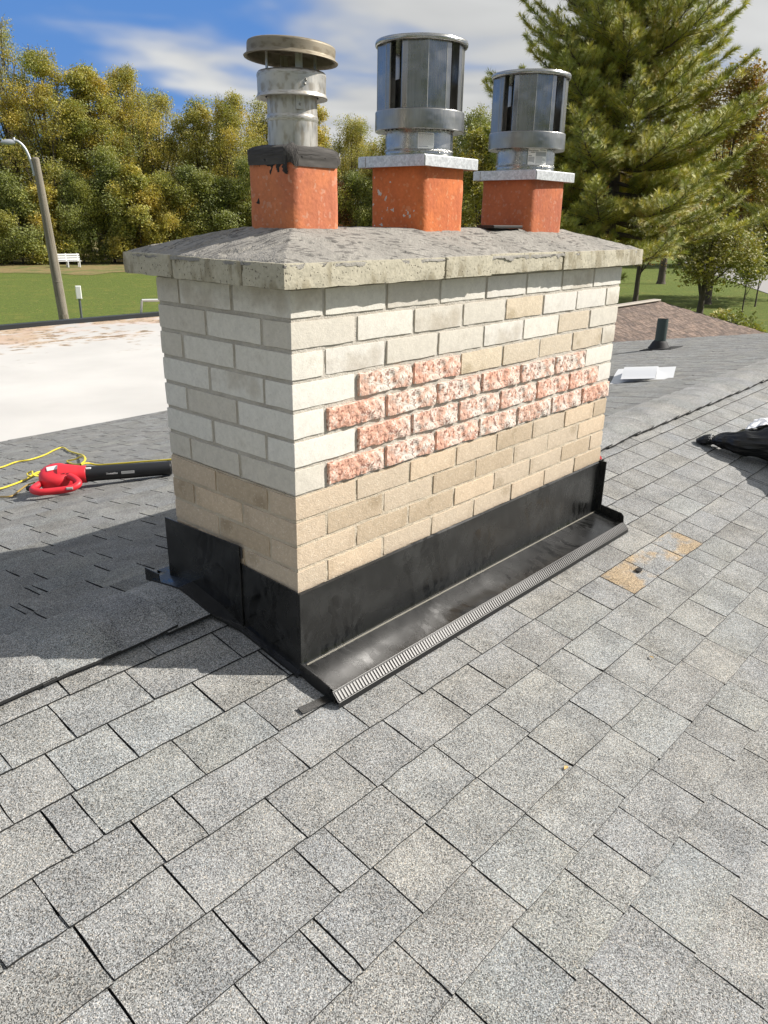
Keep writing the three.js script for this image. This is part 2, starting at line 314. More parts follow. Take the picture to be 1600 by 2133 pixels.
  { // the far field of tabs as one part
    const all = [...rest.map(cat), cat(restE)]; const n = all.reduce((s, b) => s + b.p.length, 0), p = new Float32Array(n), u = new Float32Array(n / 3 * 2); const g = new THREE.BufferGeometry(); let o = 0;
    all.forEach((b, i) => { p.set(b.p, o); u.set(b.u, o / 3 * 2); g.addGroup(o / 3, b.p.length / 3, i); o += b.p.length; });
    g.setAttribute('position', new THREE.BufferAttribute(p, 3)); g.setAttribute('uv', new THREE.BufferAttribute(u, 2)); g.computeVertexNormals();
    mesh('shingle_field', g, [...granMats, ...backShadeMats, asphaltEdge], house).userData.kind = 'stuff';
  }
  // ridge caps, bent over the ridge and lapping along it
  const capR = rng(5); let x = X0, n = 0;
  const prof = (s) => { const a = Math.abs(s), r = 0.05, sl = s > 0 ? S : SB; const y = a < r ? -sl * (a * a) / (2 * r) : -sl * (a - r / 2); return [ZR + s, YR + y]; };
  while (x < X1) {
    const L = 0.157 + (capR() - 0.5) * 0.012, w0 = 0.132 + (capR() - 0.5) * 0.008, w1 = 0.14 + (capR() - 0.5) * 0.01, x0 = x - 0.012, x1 = Math.min(x + L + 0.02, X1);
    x += L; if (x0 > 0.02 && x1 < 1.47) continue; // the chimney stands through the ridge here
    const T = new MB(), E = new MB(), uo = capR() * 3; const NS = 16, pts = [];
    for (let i = 0; i <= 3; i++) { const f = i / 3, row = []; for (let k = 0; k <= NS; k++) { const t = k / NS, s = lerp(-w1, w0, t) + ((k === 0 || k === NS) ? (capR() - 0.5) * 0.004 : 0); const [z, y] = prof(s); const edge = k === NS ? 0.004 : 0; row.push([lerp(x0, x1, f) + (i === 0 ? (capR() - 0.5) * 0.004 : 0), y + 0.0125 + 0.0075 * f + edge * capR(), z, s]); } pts.push(row); }
    for (let i = 0; i < 3; i++) for (let k = 0; k < NS; k++) { const a = pts[i][k], b = pts[i + 1][k], c = pts[i + 1][k + 1], d = pts[i][k + 1], U = (q) => [q[0] + uo, q[3] + uo * 2]; T.quad(a.slice(0, 3), d.slice(0, 3), c.slice(0, 3), b.slice(0, 3), U(a), U(d), U(c), U(b)); }
    const lo = (q, d = 0.007) => [q[0], q[1] - d, q[2]]; const z2 = [0, 0];
    for (let k = 0; k < NS; k++) { E.quad(pts[3][k].slice(0, 3), lo(pts[3][k], 0.006), lo(pts[3][k + 1], 0.006), pts[3][k + 1].slice(0, 3), z2, z2, z2, z2); }
    for (let i = 0; i < 3; i++) for (const k of [0, NS]) E.quad(pts[i][k].slice(0, 3), lo(pts[i][k]), lo(pts[i + 1][k]), pts[i + 1][k].slice(0, 3), z2, z2, z2, z2);
    const g = twoMat(T, E); const m = mesh('ridge_cap', g, [granMats[[0, 3, 4, 1, 2][n % 5]], asphaltEdge], house); n++;
  }
}

// ---------------------------------------------------------------- chimney
const BX = 1.49, BZ = 0.49;
const chimney = thing('brick_chimney', 'brick chimney with white, red rock faced and tan bricks on the roof ridge', 'chimney');
// a brick: a box cut into a grid, its edges worn round, its faces uneven
function brickGeo(L, H, D, seed, rough, wear, seg) {
  const g0 = new THREE.BoxGeometry(L, H, D, seg[0], seg[1], seg[2]); const p = g0.attributes.position; const v = V();
  for (let i = 0; i < p.count; i++) {
    v.fromBufferAttribute(p, i); const x = v.x, y = v.y, z = v.z; const R = wear * (0.45 + 1.1 * vn3(x * 60, y * 60, z * 60, seed));
    const qx = clamp(Math.abs(x), 0, L / 2 - R), qy = clamp(Math.abs(y), 0, H / 2 - R), qz = clamp(Math.abs(z), 0, D / 2 - R); const c = V(Math.sign(x) * qx, Math.sign(y) * qy, Math.sign(z) * qz); const d = v.clone().sub(c);
    if (d.lengthSq() > 1e-12) { d.normalize(); v.copy(c).addScaledVector(d, R); }
    const n = (vn3(x * 38, y * 38, z * 38, seed + 3) - 0.5) * rough + (vn3(x * 95, y * 95, z * 95, seed + 7) - 0.5) * rough * 0.55;
    const edge = Math.min(L / 2 - Math.abs(x) + (Math.abs(x) > L / 2 - 1e-6 ? 1 : 0), H / 2 - Math.abs(y) + (Math.abs(y) > H / 2 - 1e-6 ? 1 : 0), D / 2 - Math.abs(z) + (Math.abs(z) > D / 2 - 1e-6 ? 1 : 0));
    const dir = V(Math.abs(x) > L / 2 - 1e-6 ? Math.sign(x) : 0, Math.abs(y) > H / 2 - 1e-6 ? Math.sign(y) : 0, Math.abs(z) > D / 2 - 1e-6 ? Math.sign(z) : 0);
    if (rough > 0.005) { dir.x *= 0.12; dir.y *= 0.12; } v.addScaledVector(dir, (n + rough * 0.42) * step(0, 0.006, edge)); p.setXYZ(i, v.x, v.y, v.z);
  }
  const g = boxUV(g0, [hash3(seed, 1, 2), hash3(seed, 3, 4)]); g.computeVertexNormals(); return smoothNormals(g, 1.0);
}
const variants = {};
function brick(kind, L, H, k) { // shared shapes: a few of each
  const key = kind + L.toFixed(3) + H.toFixed(3) + k; if (!variants[key]) { const s = 40 + k * 7 + kind.length * 131 + Math.round(L * 1000);
    variants[key] = kind === 'rock' ? brickGeo(L, H, 0.09, s, 0.0085, 0.003, [30, 10, 5]) : kind === 'tan' ? brickGeo(L, H, 0.09, s, 0.0013, 0.0020, [10, 4, 5]) : brickGeo(L, H, 0.09, s, 0.0012, 0.0024, [10, 4, 5]); }
  return variants[key];
}
const rowTop = [], rowH = []; { let y = 0; for (let i = 0; i < 12; i++) { const h = i < 7 ? 0.0645 : 0.0605; rowTop.push(y); rowH.push(h); y -= h; } }
{
  const R = rng(2024);
  const lay = (kind, x0, x1, face, row, mat) => { // face: f b (along x), l r (along z). x0..x1 along the face
    const L = x1 - x0, H = rowH[row] - 0.0095, y = rowTop[row] - 0.004 - H / 2 - 0.0015, k = Math.floor(R() * (kind === 'rock' ? 6 : 4)), g = brick(kind, Math.round(L * 1000) / 1000, H, k);
    const m = mesh('brick', g, mat, chimney); const c = (x0 + x1) / 2, out = (R() - 0.5) * 0.002 + (kind === 'rock' ? 0.001 : 0);
    if (face === 'f') m.position.set(c, y, -0.045 + out); else if (face === 'b') m.position.set(c, y, -BZ + 0.045 - out);
    else if (face === 'l') m.position.set(0.045 - out, y, -c); else m.position.set(BX - 0.045 + out, y, -c);
    if (kind === 'rock') m.scale.set(0.985, 0.95, 1); if (face === 'l' || face === 'r') m.rotation.y = Math.PI / 2; m.rotation.z += (R() - 0.5) * 0.006; if (R() < 0.5 && kind !== 'rock') m.rotation.z += Math.PI;
    return m;
  };
  for (let row = 0; row < 11; row++) {
    const odd = row % 2 === 0; // first course: the side wall's brick shows its end on the front
    const kindAt = (face, i, n) => {
      if (row > 6) return 'tan'; if (face !== 'f') return 'white';
      if (row === 3 && (i === 1 || i === 2)) return 'rock'; if (row === 4 && i <= 5) return 'rock'; if (row === 5 && i >= 1 && i <= 6) return 'rock'; if (row === 6) return 'rock';
      if (row === 1 && i === 4) return 'stain'; if (row === 2 && i === 5) return 'stain'; if (row === 3 && i >= 3 && i <= 6) return 'stain'; return 'white';
    };
    const put = (face, i, a, b) => { const k = kindAt(face, i); const mats = { white: whiteMats, tan: tanMats, rock: rockMats, stain: stainMats }[k]; lay(k === 'stain' ? 'white' : k, a, b, face, row, mats[Math.floor(R() * mats.length)]); };
    for (let i = 0; i < 7; i++) { put('f', i, odd ? 0.1 + 0.2 * i : 0.2 * i, (odd ? 0.29 : 0.19) + 0.2 * i); put('b', i, odd ? 0.2 * i : 0.1 + 0.2 * i, (odd ? 0.19 : 0.29) + 0.2 * i); }
    for (let i = 0; i < 2; i++) { put('l', i, odd ? 0.2 * i : 0.1 + 0.2 * i, (odd ? 0.19 : 0.29) + 0.2 * i); put('r', i, odd ? 0.1 + 0.2 * i : 0.2 * i, (odd ? 0.29 : 0.19) + 0.2 * i); }
  }
  // mortar: the core stands a few millimetres behind the faces, its surface uneven
  const core = (y0, y1, ins) => { const g0 = new THREE.BoxGeometry(BX - 2 * ins, y1 - y0, BZ - 2 * ins, 150, 60, 50); g0.translate(BX / 2, (y0 + y1) / 2, -BZ / 2); const p = g0.attributes.position, n = g0.attributes.normal;
    for (let i = 0; i < p.count; i++) { const x = p.getX(i), y = p.getY(i), z = p.getZ(i), d = (vn3(x * 70, y * 70, z * 70, 9) - 0.5) * 0.003; if (Math.abs(n.getY(i)) < 0.5) p.setXYZ(i, x + n.getX(i) * d, y, z + n.getZ(i) * d); }
    g0.computeVertexNormals(); return boxUV(g0); };
  mesh('mortar', core(rowTop[7], 0.002, 0.0032), mortarMat, chimney);
  mesh('mortar', core(-0.99, rowTop[7] - 0.001, 0.0022), mortarTan, chimney);
}
// concrete crown: edge blocks with rough faces, and the mortar wash over them
const CX0 = -0.050, CX1 = 1.545, CZ0 = -0.546, CZ1 = 0.041, CT = 0.049;
const slabTex = tex(1024, 1024, (u, v, c) => {
  const m = fbm(u * 7, v * 7, 5, 301, 7), f = fbm(u * 70, v * 70, 3, 303, 70), pit = step(0.76, 0.82, fbm(u * 110, v * 110, 2, 307, 110)), st = step(0.53, 0.74, fbm(u * 12, v * 5, 4, 311));
  for (let i = 0; i < 3; i++) c[i] = lerp(lerp([0.52, 0.49, 0.41][i], [0.33, 0.295, 0.22][i], st * 0.9) * (0.84 + 0.32 * f) * (0.88 + 0.24 * m), [0.07, 0.06, 0.05][i], pit * 0.8);
}, { srgb: true, rep: 1 / 0.4 });
const slabMat = bm(slabTex, 0.84, 0.82, 0.75, 0.0014, gray(1024, (u, v) => 0.6 * fbm(u * 70, v * 70, 3, 303, 70) + 0.4 * (1 - step(0.74, 0.82, fbm(u * 110, v * 110, 2, 307, 110))), 1 / 0.4));
const crown = new THREE.Group(); crown.name = 'crown'; chimney.add(crown);
{
  const R = rng(31);
  const block = (x0, x1, z0, z1, dy, seed) => { // an uneven slab of concrete with chipped edges
    const L = x1 - x0, D = z1 - z0, H = CT + 0.001, g0 = new THREE.BoxGeometry(L, H, D, Math.max(6, Math.round(L / 0.012)), 6, Math.max(4, Math.round(D / 0.012))); const p = g0.attributes.position, v = V();
    for (let i = 0; i < p.count; i++) {
      v.fromBufferAttribute(p, i); const wx = v.x + x0 + L / 2, wz = v.z + z0 + D / 2, R0 = 0.0022 * (0.4 + 1.6 * vn3(wx * 45, v.y * 45, wz * 45, seed)); const c = V(clamp(v.x, -L / 2 + R0, L / 2 - R0), clamp(v.y, -H / 2 + R0, H / 2 - R0), clamp(v.z, -D / 2 + R0, D / 2 - R0)), d = v.clone().sub(c);
      if (d.lengthSq() > 1e-12) v.copy(c).addScaledVector(d.normalize(), R0);
      const out = (vn3(wx * 30, v.y * 60, wz * 30, seed + 2) - 0.5) * 0.0022 + (vn3(wx * 90, v.y * 90, wz * 90, 4) - 0.5) * 0.0028; v.z += out * (v.z > 0 ? 1 : -1); v.x += out * (v.x > 0 ? 1 : -1) * 0.6; if (v.y < 0) v.y += (vn3(wx * 40, 0, wz * 40, 6) - 0.5) * 0.0025;
      p.setXYZ(i, v.x, v.y, v.z);
    }
    g0.translate(x0 + L / 2, H / 2 + dy, z0 + D / 2); const g = boxUV(g0, [hash3(seed, 8, 1), hash3(seed, 8, 2)]); g.computeVertexNormals(); mesh('crown_block', smoothNormals(g, 0.9), slabMat, crown);
  };
  const wdt = 0.13, fx = [CX0, 0.46, 0.655, 1.02, CX1]; fx.slice(0, -1).forEach((a, i) => block(a + (i ? 0.0012 : 0), fx[i + 1] - (i < 3 ? 0.0012 : 0), CZ1 - wdt, CZ1 + [0, 0.002, -0.002, 0.001][i], [0.0005, 0.001, 0.0035, 0.002][i], 61 + i));
  const lz = [CZ1 - wdt - 0.0015, -0.235, -0.345, CZ0]; for (let i = 0; i < 3; i++) { block(CX0 + [0, 0.003, 0][i], CX0 + wdt, lz[i + 1] + 0.0012, lz[i] - 0.0012, 0.001 * i, 71 + i); block(CX1 - wdt, CX1, lz[i + 1] + 0.0012, lz[i] - 0.0012, 0.0015, 81 + i); }
  const bx = [CX0 + wdt + 0.0015, 0.5, 1.0, CX1 - wdt - 0.0015]; for (let i = 0; i < 3; i++) block(bx[i] + 0.001, bx[i + 1] - 0.001, CZ0, CZ0 + wdt, 0.001, 91 + i);
  // wash
  const NX = 420, NZ = 170, b = { p: [], u: [], i: [] };
  const hgt = (x, z) => {
    const d = Math.min(x - CX0, CX1 - x, z - CZ0, CZ1 - z), e = Math.min((d - 0.0) / 0.205, 1); let h = CT + 0.0005 + 0.062 * (e < 0 ? 0 : Math.pow(e, 0.92));
    const w = (fbm(x * 9, z * 9, 3, 401) - 0.5) * 0.010 * step(0, 0.05, d);
    // trowel drags: thin ridges with a steep side, running mostly along the crown
    const a = x * 0.93 + z * 0.36 + (fbm(x * 5, z * 5, 2, 411) - 0.5) * 0.10, c = -x * 0.36 + z * 0.93 + (fbm(x * 6, z * 6, 2, 413) - 0.5) * 0.06; const s = fbm(a * 17, c * 75, 3, 417); const cut = step(0.60, 0.67, s);
    h += w * 0.5 - cut * 0.0036 * step(0.0, 0.02, d) + (fbm(x * 70, z * 70, 2, 421) - 0.5) * 0.0022 + (fbm(a * 22, c * 60, 2, 423) - 0.5) * 0.0022;
    if (d < 0.012) h -= (1 - d / 0.012) * 0.002 * (1 + fbm(x * 40, z * 40, 2, 5)); return h;
  };
  for (let j = 0; j <= NZ; j++) for (let i = 0; i <= NX; i++) { const x = lerp(CX0 + 0.001, CX1 - 0.001, i / NX), z = lerp(CZ0 + 0.001, CZ1 - 0.001, j / NZ); const ov = 0.0035 * (vn(x * 38 + z * 31, 3, 9) - 0.35); const ex = i === 0 ? -ov : i === NX ? ov : 0, ez = j === 0 ? -ov : j === NZ ? ov : 0; b.p.push(x + ex, hgt(x, z), z + ez); b.u.push(x, z); }
  for (let j = 0; j < NZ; j++) for (let i = 0; i < NX; i++) { const a = j * (NX + 1) + i; b.i.push(a, a + NX + 1, a + 1, a + 1, a + NX + 1, a + NX + 2); }
  // skirt of the wash hanging ragged over the blocks
  const ring = []; for (let i = 0; i <= NX; i++) ring.push(NZ * (NX + 1) + i); for (let j = NZ - 1; j >= 0; j--) ring.push(j * (NX + 1) + NX); for (let i = NX - 1; i >= 0; i--) ring.push(i); for (let j = 1; j <= NZ; j++) ring.push(j * (NX + 1));
  const base = b.p.length / 3; ring.forEach((k) => { const x = b.p[k * 3], z = b.p[k * 3 + 2], dr = 0.004 + 0.022 * Math.pow(fbm(x * 45 + z * 37, 1.3, 3, 433), 4.0); b.p.push(x, b.p[k * 3 + 1] - dr, z); b.u.push(x, z - dr); });
  for (let k = 0; k + 1 < ring.length; k++) b.i.push(ring[k], base + k, ring[k + 1], ring[k + 1], base + k, base + k + 1);
  const g = new THREE.BufferGeometry(); g.setAttribute('position', new THREE.Float32BufferAttribute(b.p, 3)); g.setAttribute('uv', new THREE.Float32BufferAttribute(b.u, 2)); g.setIndex(b.i); g.computeVertexNormals();
  const washTex = tex(1024, 1024, (u, v, c) => {
    const m = fbm(u * 5, v * 5, 5, 441, 5), f = fbm(u * 90, v * 90, 3, 443, 90), s = fbm(u * 20 + v * 6, v * 84 - u * 22, 3, 447), dk = step(0.59, 0.645, s) * step(0.40, 0.56, fbm(u * 10, v * 10, 2, 449, 10));
    for (let i = 0; i < 3; i++) c[i] = lerp([0.255, 0.24, 0.212][i] * (0.78 + 0.44 * m) * (0.82 + 0.36 * f), [0.05, 0.047, 0.042][i], dk * 0.7);
  }, { srgb: true, rep: 1 / 0.5 });
  mesh('mortar_wash', strip(g), bm(washTex, 1, 1, 1, 0.002), crown);
}
// clay flue liners
function roundSquare(a, r, n = 5) { const o = []; const h = a / 2 - r; for (const [cx, cz, s] of [[h, h, 0], [-h, h, 1], [-h, -h, 2], [h, -h, 3]]) for (let k = 0; k <= n; k++) { const t = (s + k / n) * Math.PI / 2; o.push([cx + Math.cos(t) * r, cz + Math.sin(t) * r]); } return o; }
function liner(a, y0, y1, th, seed) {
  const out = roundSquare(a, 0.026, 6), inn = roundSquare(a - 2 * th, 0.016, 6), b = new MB(), NY = 10, N = out.length; let per = 0; const U = out.map((q, i) => { const r = per; const n = out[(i + 1) % N]; per += Math.hypot(n[0] - q[0], n[1] - q[1]); return r; });
  const pt = (q, y) => { const d = (vn3(q[0] * 30, y * 30, q[1] * 30, seed) - 0.5) * 0.003; const l = Math.hypot(...q); return [q[0] * (1 + d / l), y, q[1] * (1 + d / l)]; };
  for (let j = 0; j < NY; j++) { const ya = lerp(y0, y1, j / NY), yb = lerp(y0, y1, (j + 1) / NY); for (let i = 0; i < N; i++) { const k = (i + 1) % N, ua = U[i], ub = i + 1 < N ? U[k] : per; b.quad(pt(out[i], ya), pt(out[i], yb), pt(out[k], yb), pt(out[k], ya), [ua, ya], [ua, yb], [ub, yb], [ub, ya]); b.quad(pt(inn[i], ya), pt(inn[k], ya), pt(inn[k], yb), pt(inn[i], yb), [ua, ya], [ub, ya], [ub, yb], [ua, yb]); } }
  for (let i = 0; i < N; i++) { const k = (i + 1) % N; b.quad(pt(out[i], y1), pt(inn[i], y1), pt(inn[k], y1), pt(out[k], y1), [U[i], y1], [U[i], y1 + th], [U[i] + 0.01, y1 + th], [U[i] + 0.01, y1]); }
  return b.geo(0.8);
}
const clayTex = tex(1024, 1024, (u, v, c) => {
  const m = fbm(u * 6, v * 6, 4, 501, 6), f = fbm(u * 80, v * 80, 3, 503, 80), s = fbm(u * 30, v * 2.5, 3, 507), sp = step(0.70, 0.78, fbm(u * 55, v * 55, 2, 509, 55));
  for (let i = 0; i < 3; i++) c[i] = lerp(lerp([0.56, 0.165, 0.062][i], [0.47, 0.135, 0.06][i], step(0.4, 0.7, m)) * (0.86 + 0.28 * f) * (0.92 + 0.16 * s), [0.60, 0.34, 0.22][i], sp * 0.35);
}, { srgb: true, rep: 1 / 0.5 });
const clayBump = gray(512, (u, v) => 0.5 * fbm(u * 60, v * 60, 3, 3, 60) + 0.5 * fbm(u * 20, v * 6, 3, 8), 1 / 0.4);
const clayMats = [bm(clayTex, 0.98, 1.10, 1.25, 0.0016, clayBump), bm(clayTex, 1.06, 1.02, 0.86, 0.0016, clayBump), bm(clayTex, 0.84, 0.86, 0.94, 0.0016, clayBump)];
const tarMat = new THREE.MeshStandardMaterial({ map: gray(512, (u, v) => 0.35 + 0.5 * fbm(u * 20, v * 20, 4, 521, 20), 1 / 0.15), color: new THREE.Color().setRGB(0.16, 0.145, 0.13), roughness: 0.9, bumpMap: gritBump, bumpScale: 0.003 });
tarMat.map.colorSpace = THREE.SRGBColorSpace;
const limeMat = bm(mortarTex, 1.25, 1.3, 1.4, 0.002);
// a thin irregular crust on a flue face: outline by noise, real thickness. frame: origin, right vector, normal
function crust(parent, name, mat, o, r, n, w, h, thr, seed, shape) {
  const N = Math.round(w / 0.0022), M = Math.round(h / 0.0022), b = new MB(); const val = (i, j) => shape(i / N, j / M) + (fbm(i * 0.16, j * 0.16, 3, seed) - 0.5) * 1.1 - thr; const H = (i, j) => 0.0003 + 0.0035 * clamp(val(i, j) * 2.2) * (0.6 + 0.6 * vn(i * 0.4, j * 0.4, seed));
  const P = (i, j) => V(...o).addScaledVector(r, i / N * w).addScaledVector(V(0, 1, 0), j / M * h).addScaledVector(n, val(i, j) > 0 ? H(i, j) : -0.001).toArray();
  for (let j = 0; j < M; j++) for (let i = 0; i < N; i++) if (val(i, j) > 0 || val(i + 1, j) > 0 || val(i, j + 1) > 0 || val(i + 1, j + 1) > 0) b.quad(P(i, j), P(i + 1, j), P(i + 1, j + 1), P(i, j + 1), [i * 0.0022, j * 0.0022], [i * 0.0022 + 0.002, j * 0.0022], [i * 0.0022 + 0.002, j * 0.0022 + 0.002], [i * 0.0022, j * 0.0022 + 0.002]);
  if (b.p.length) mesh(name, b.geo(1.2), mat, parent);
}
const FL = [[0.23, -0.237, 0.158, 0.268], [0.678, -0.235, 0.19, 0.268], [1.198, -0.23, 0.196, 0.258]];
const liners = FL.map(([x, z, a, top], i) => { const m = mesh('flue_liner', liner(a, 0.06, top, 0.016, 600 + i), clayMats[i], chimney); m.position.set(x, 0, z); if (i === 2) m.rotation.y = -0.03; return m; });
{ // tarry mortar bedding on the first flue, lime splashes on the second, lettering pressed into the second
  const a = FL[0][2], L = liners[0]; const capG = roundSquare(a + 0.004, 0.024, 8), b = new MB(), N = capG.length, rings = [[1.012, 0.255], [1.02, 0.262], [1.0, 0.275], [0.88, 0.281], [0.66, 0.286], [0.5, 0.288]];
  const q = (k, [s, y]) => { const [x, z] = capG[k % N]; const e = (vn3(x * 70, y * 90, z * 70, 640) - 0.5), d = 1 + e * 0.07; const dr = y < 0.26 ? -0.018 * Math.pow(vn(k * 0.37, 2.2, 6), 2) - 0.004 : e * 0.006; return [x * s * d, y + dr, z * s * d]; };
  for (let j = 0; j + 1 < rings.length; j++) for (let k = 0; k < N; k++) b.quad(q(k, rings[j]), q(k, rings[j + 1]), q(k + 1, rings[j + 1]), q(k + 1, rings[j]), [k * 0.012, rings[j][1]], [k * 0.012, rings[j + 1][1]], [k * 0.012 + 0.012, rings[j + 1][1]], [k * 0.012 + 0.012, rings[j][1]]);
  mesh('mortar_bed', b.geo(1.1), tarMat, L);
  const h = a / 2, soot = new THREE.MeshStandardMaterial({ color: new THREE.Color().setRGB(0.022, 0.02, 0.018), roughness: 0.9 });
  crust(L, 'tar_smear', soot, [-h + 0.0005, 0.21, -h + 0.02], V(0, 0, 1), V(-1, 0, 0), a - 0.03, 0.05, 0.62, 651, (x, y) => 0.05 + y * 1.0 + 0.25 * x - 0.12);
  crust(L, 'tar_smear', soot, [-h + 0.0005, 0.11, -h + 0.03], V(0, 0, 1), V(-1, 0, 0), 0.03, 0.09, 0.55, 653, (x, y) => 0.55 - Math.abs(x - 0.5) * 0.6 - Math.abs(y - 0.5) * 0.35);
  crust(L, 'tar_smear', soot, [-h + 0.02, 0.235, h - 0.0005], V(1, 0, 0), V(0, 0, 1), a - 0.03, 0.025, 0.74, 657, (x, y) => 0.1 + y * 0.9);
  const L2 = liners[1], h2 = FL[1][2] / 2;
  crust(L2, 'lime_splash', limeMat, [-h2 + 0.0005, 0.115, 0.0], V(0, 0, 1), V(-1, 0, 0), 0.075, 0.085, 0.56, 661, (x, y) => 0.62 - Math.hypot((x - 0.55) * 0.9, (y - 0.5) * 0.8) * 0.7);
  crust(L2, 'lime_splash', limeMat, [-h2 + 0.0005, 0.115, -0.085], V(0, 0, 1), V(-1, 0, 0), 0.085, 0.14, 0.72, 667, (x, y) => 0.62 - Math.abs(x - 0.5) * 0.25);
}

// ---------------------------------------------------------------- metal of the vents
const galvTex = tex(512, 512, (u, v, c) => { const s = fbm(u * 4, v * 4, 4, 701, 4), f = fbm(u * 120, v * 6, 2, 703); const g = 0.50 + 0.20 * (s - 0.5) + 0.10 * (f - 0.5); c[0] = g; c[1] = g * 1.0; c[2] = g * 0.985; }, { srgb: true, rep: 1 / 0.3 });
const galvRough = tex(512, 512, (u, v, c) => { const s = fbm(u * 6, v * 6, 4, 711, 6), f = fbm(u * 90, v * 5, 2, 713); c[0] = c[1] = c[2] = 0.30 + 0.28 * s + 0.14 * (f - 0.5); }, { rep: 1 / 0.3 });
const galvBump = gray(512, (u, v) => fbm(u * 3, v * 3, 3, 717, 3), 1 / 0.25);
const metal = (r, g, b, rough = 1, bs = 0.002) => new THREE.MeshStandardMaterial({ map: galvTex, roughnessMap: galvRough, roughness: rough, metalness: 1, color: new THREE.Color().setRGB(r, g, b), bumpMap: galvBump, bumpScale: bs });
const galv = metal(0.68, 0.675, 0.66, 0.80), galvBright = metal(0.82, 0.815, 0.79, 0.64), galvDull = metal(0.95, 0.93, 0.88, 1.2);
const spangle = (() => { const cl = cells(50, 41); const t = tex(512, 512, (u, v, c) => { const [d, a] = cl(u, v); const g = 0.52 + 0.2 * a; c[0] = g; c[1] = g * 1.01; c[2] = g * 1.02; }, { srgb: true, rep: 1 / 0.25 }); return new THREE.MeshStandardMaterial({ map: t, metalness: 0.85, roughness: 0.5 }); })();
const oldSteelTex = tex(512, 512, (u, v, c) => { const s = fbm(u * 5, v * 5, 4, 731, 5), r = step(0.5, 0.75, fbm(u * 9, v * 4, 4, 733)); for (let i = 0; i < 3; i++) c[i] = lerp([0.50, 0.48, 0.44][i], [0.30, 0.26, 0.20][i], r * 0.7) * (0.8 + 0.4 * s); }, { srgb: true, rep: 1 / 0.25 });
const oldSteel = new THREE.MeshStandardMaterial({ map: oldSteelTex, metalness: 0.75, roughness: 0.52, roughnessMap: galvRough });
oldSteel.roughness = 1.05;
const lidSteel = new THREE.MeshStandardMaterial({ map: oldSteelTex, color: new THREE.Color().setRGB(0.50, 0.45, 0.36), metalness: 0.5, roughness: 0.6 });
const rivet = () => { const g = new THREE.SphereGeometry(0.0032, 10, 6, 0, Math.PI * 2, 0, Math.PI / 2); return strip(g); };
function onCyl(g, r, ang, y) { g.rotateX(Math.PI / 2); g.translate(0, 0, r); g.rotateY(ang); g.translate(0, y, 0); return g; }
const facing = (x, z) => Math.atan2(camera.position.x - x, camera.position.z - z); // bearing from which the photo looks at it (real angles below are offsets)
// round rain-cap vent on the first flue
{
  const [x, z] = FL[0], F = facing(x, z);
  const t = thing('rain_cap_vent', 'weathered round vent pipe with a flat disc rain cap on tarred flue', 'vent', [x, 0, z]);
  mesh('pipe', lathe([[0.0565, 0.27], [0.0562, 0.333], [0.0575, 0.337], [0.0585, 0.341], [0.0575, 0.346], [0.0562, 0.35], [0.0562, 0.40], [0.0545, 0.40], [0.0545, 0.28]]), oldSteel, t);
  const col = mesh('collar', lathe([[0.060, 0.385], [0.074, 0.3815], [0.0795, 0.381], [0.080, 0.384], [0.0775, 0.388], [0.0765, 0.392], [0.0765, 0.422], [0.0775, 0.426], [0.0765, 0.431], [0.074, 0.434], [0.060, 0.436], [0.058, 0.434], [0.058, 0.39]]), oldSteel, t);
  for (const [a, y] of [[F + 0.42, 0.412], [F + 0.38, 0.404]]) mesh('rivet', onCyl(rivet(), 0.0765, a, y), galvDull, col);
  const br = mesh('bracket', at(cbox(0.019, 0.032, 0.002, 0.0005), 0, 0, 0.0585).rotateY(F + 0.30).translate(0, 0.372, 0), oldSteel, t); mesh('rivet', onCyl(rivet(), 0.0595, F + 0.30, 0.366), galvDull, br);
  for (let k = 0; k < 4; k++) mesh('post', at(cbox(0.016, 0.05, 0.002, 0.0005), 0, 0.004, 0.056).rotateY(F - 0.45 + k * Math.PI / 2 + 0.75).translate(0, 0.446, 0), oldSteel, t);
  mesh('lining', lathe([[0.051, 0.30], [0.051, 0.43], [0.049, 0.43], [0.049, 0.30]]), oldSteel, t);
  const lid = mesh('cap_disc', lathe([[0.0005, 0.031], [0.091, 0.0245], [0.0950, 0.021], [0.0955, 0.004], [0.0965, -0.0025], [0.1035, -0.004], [0.1045, -0.002], [0.0985, 0.0025], [0.0975, 0.006], [0.0975, 0.022], [0.0965, 0.0255], [0.093, 0.0275], [0.0005, 0.034]], 96), lidSteel, t);
  lid.position.y = 0.461; lid.quaternion.setFromAxisAngle(V(Math.sin(F), 0, Math.cos(F)), -0.055);
}
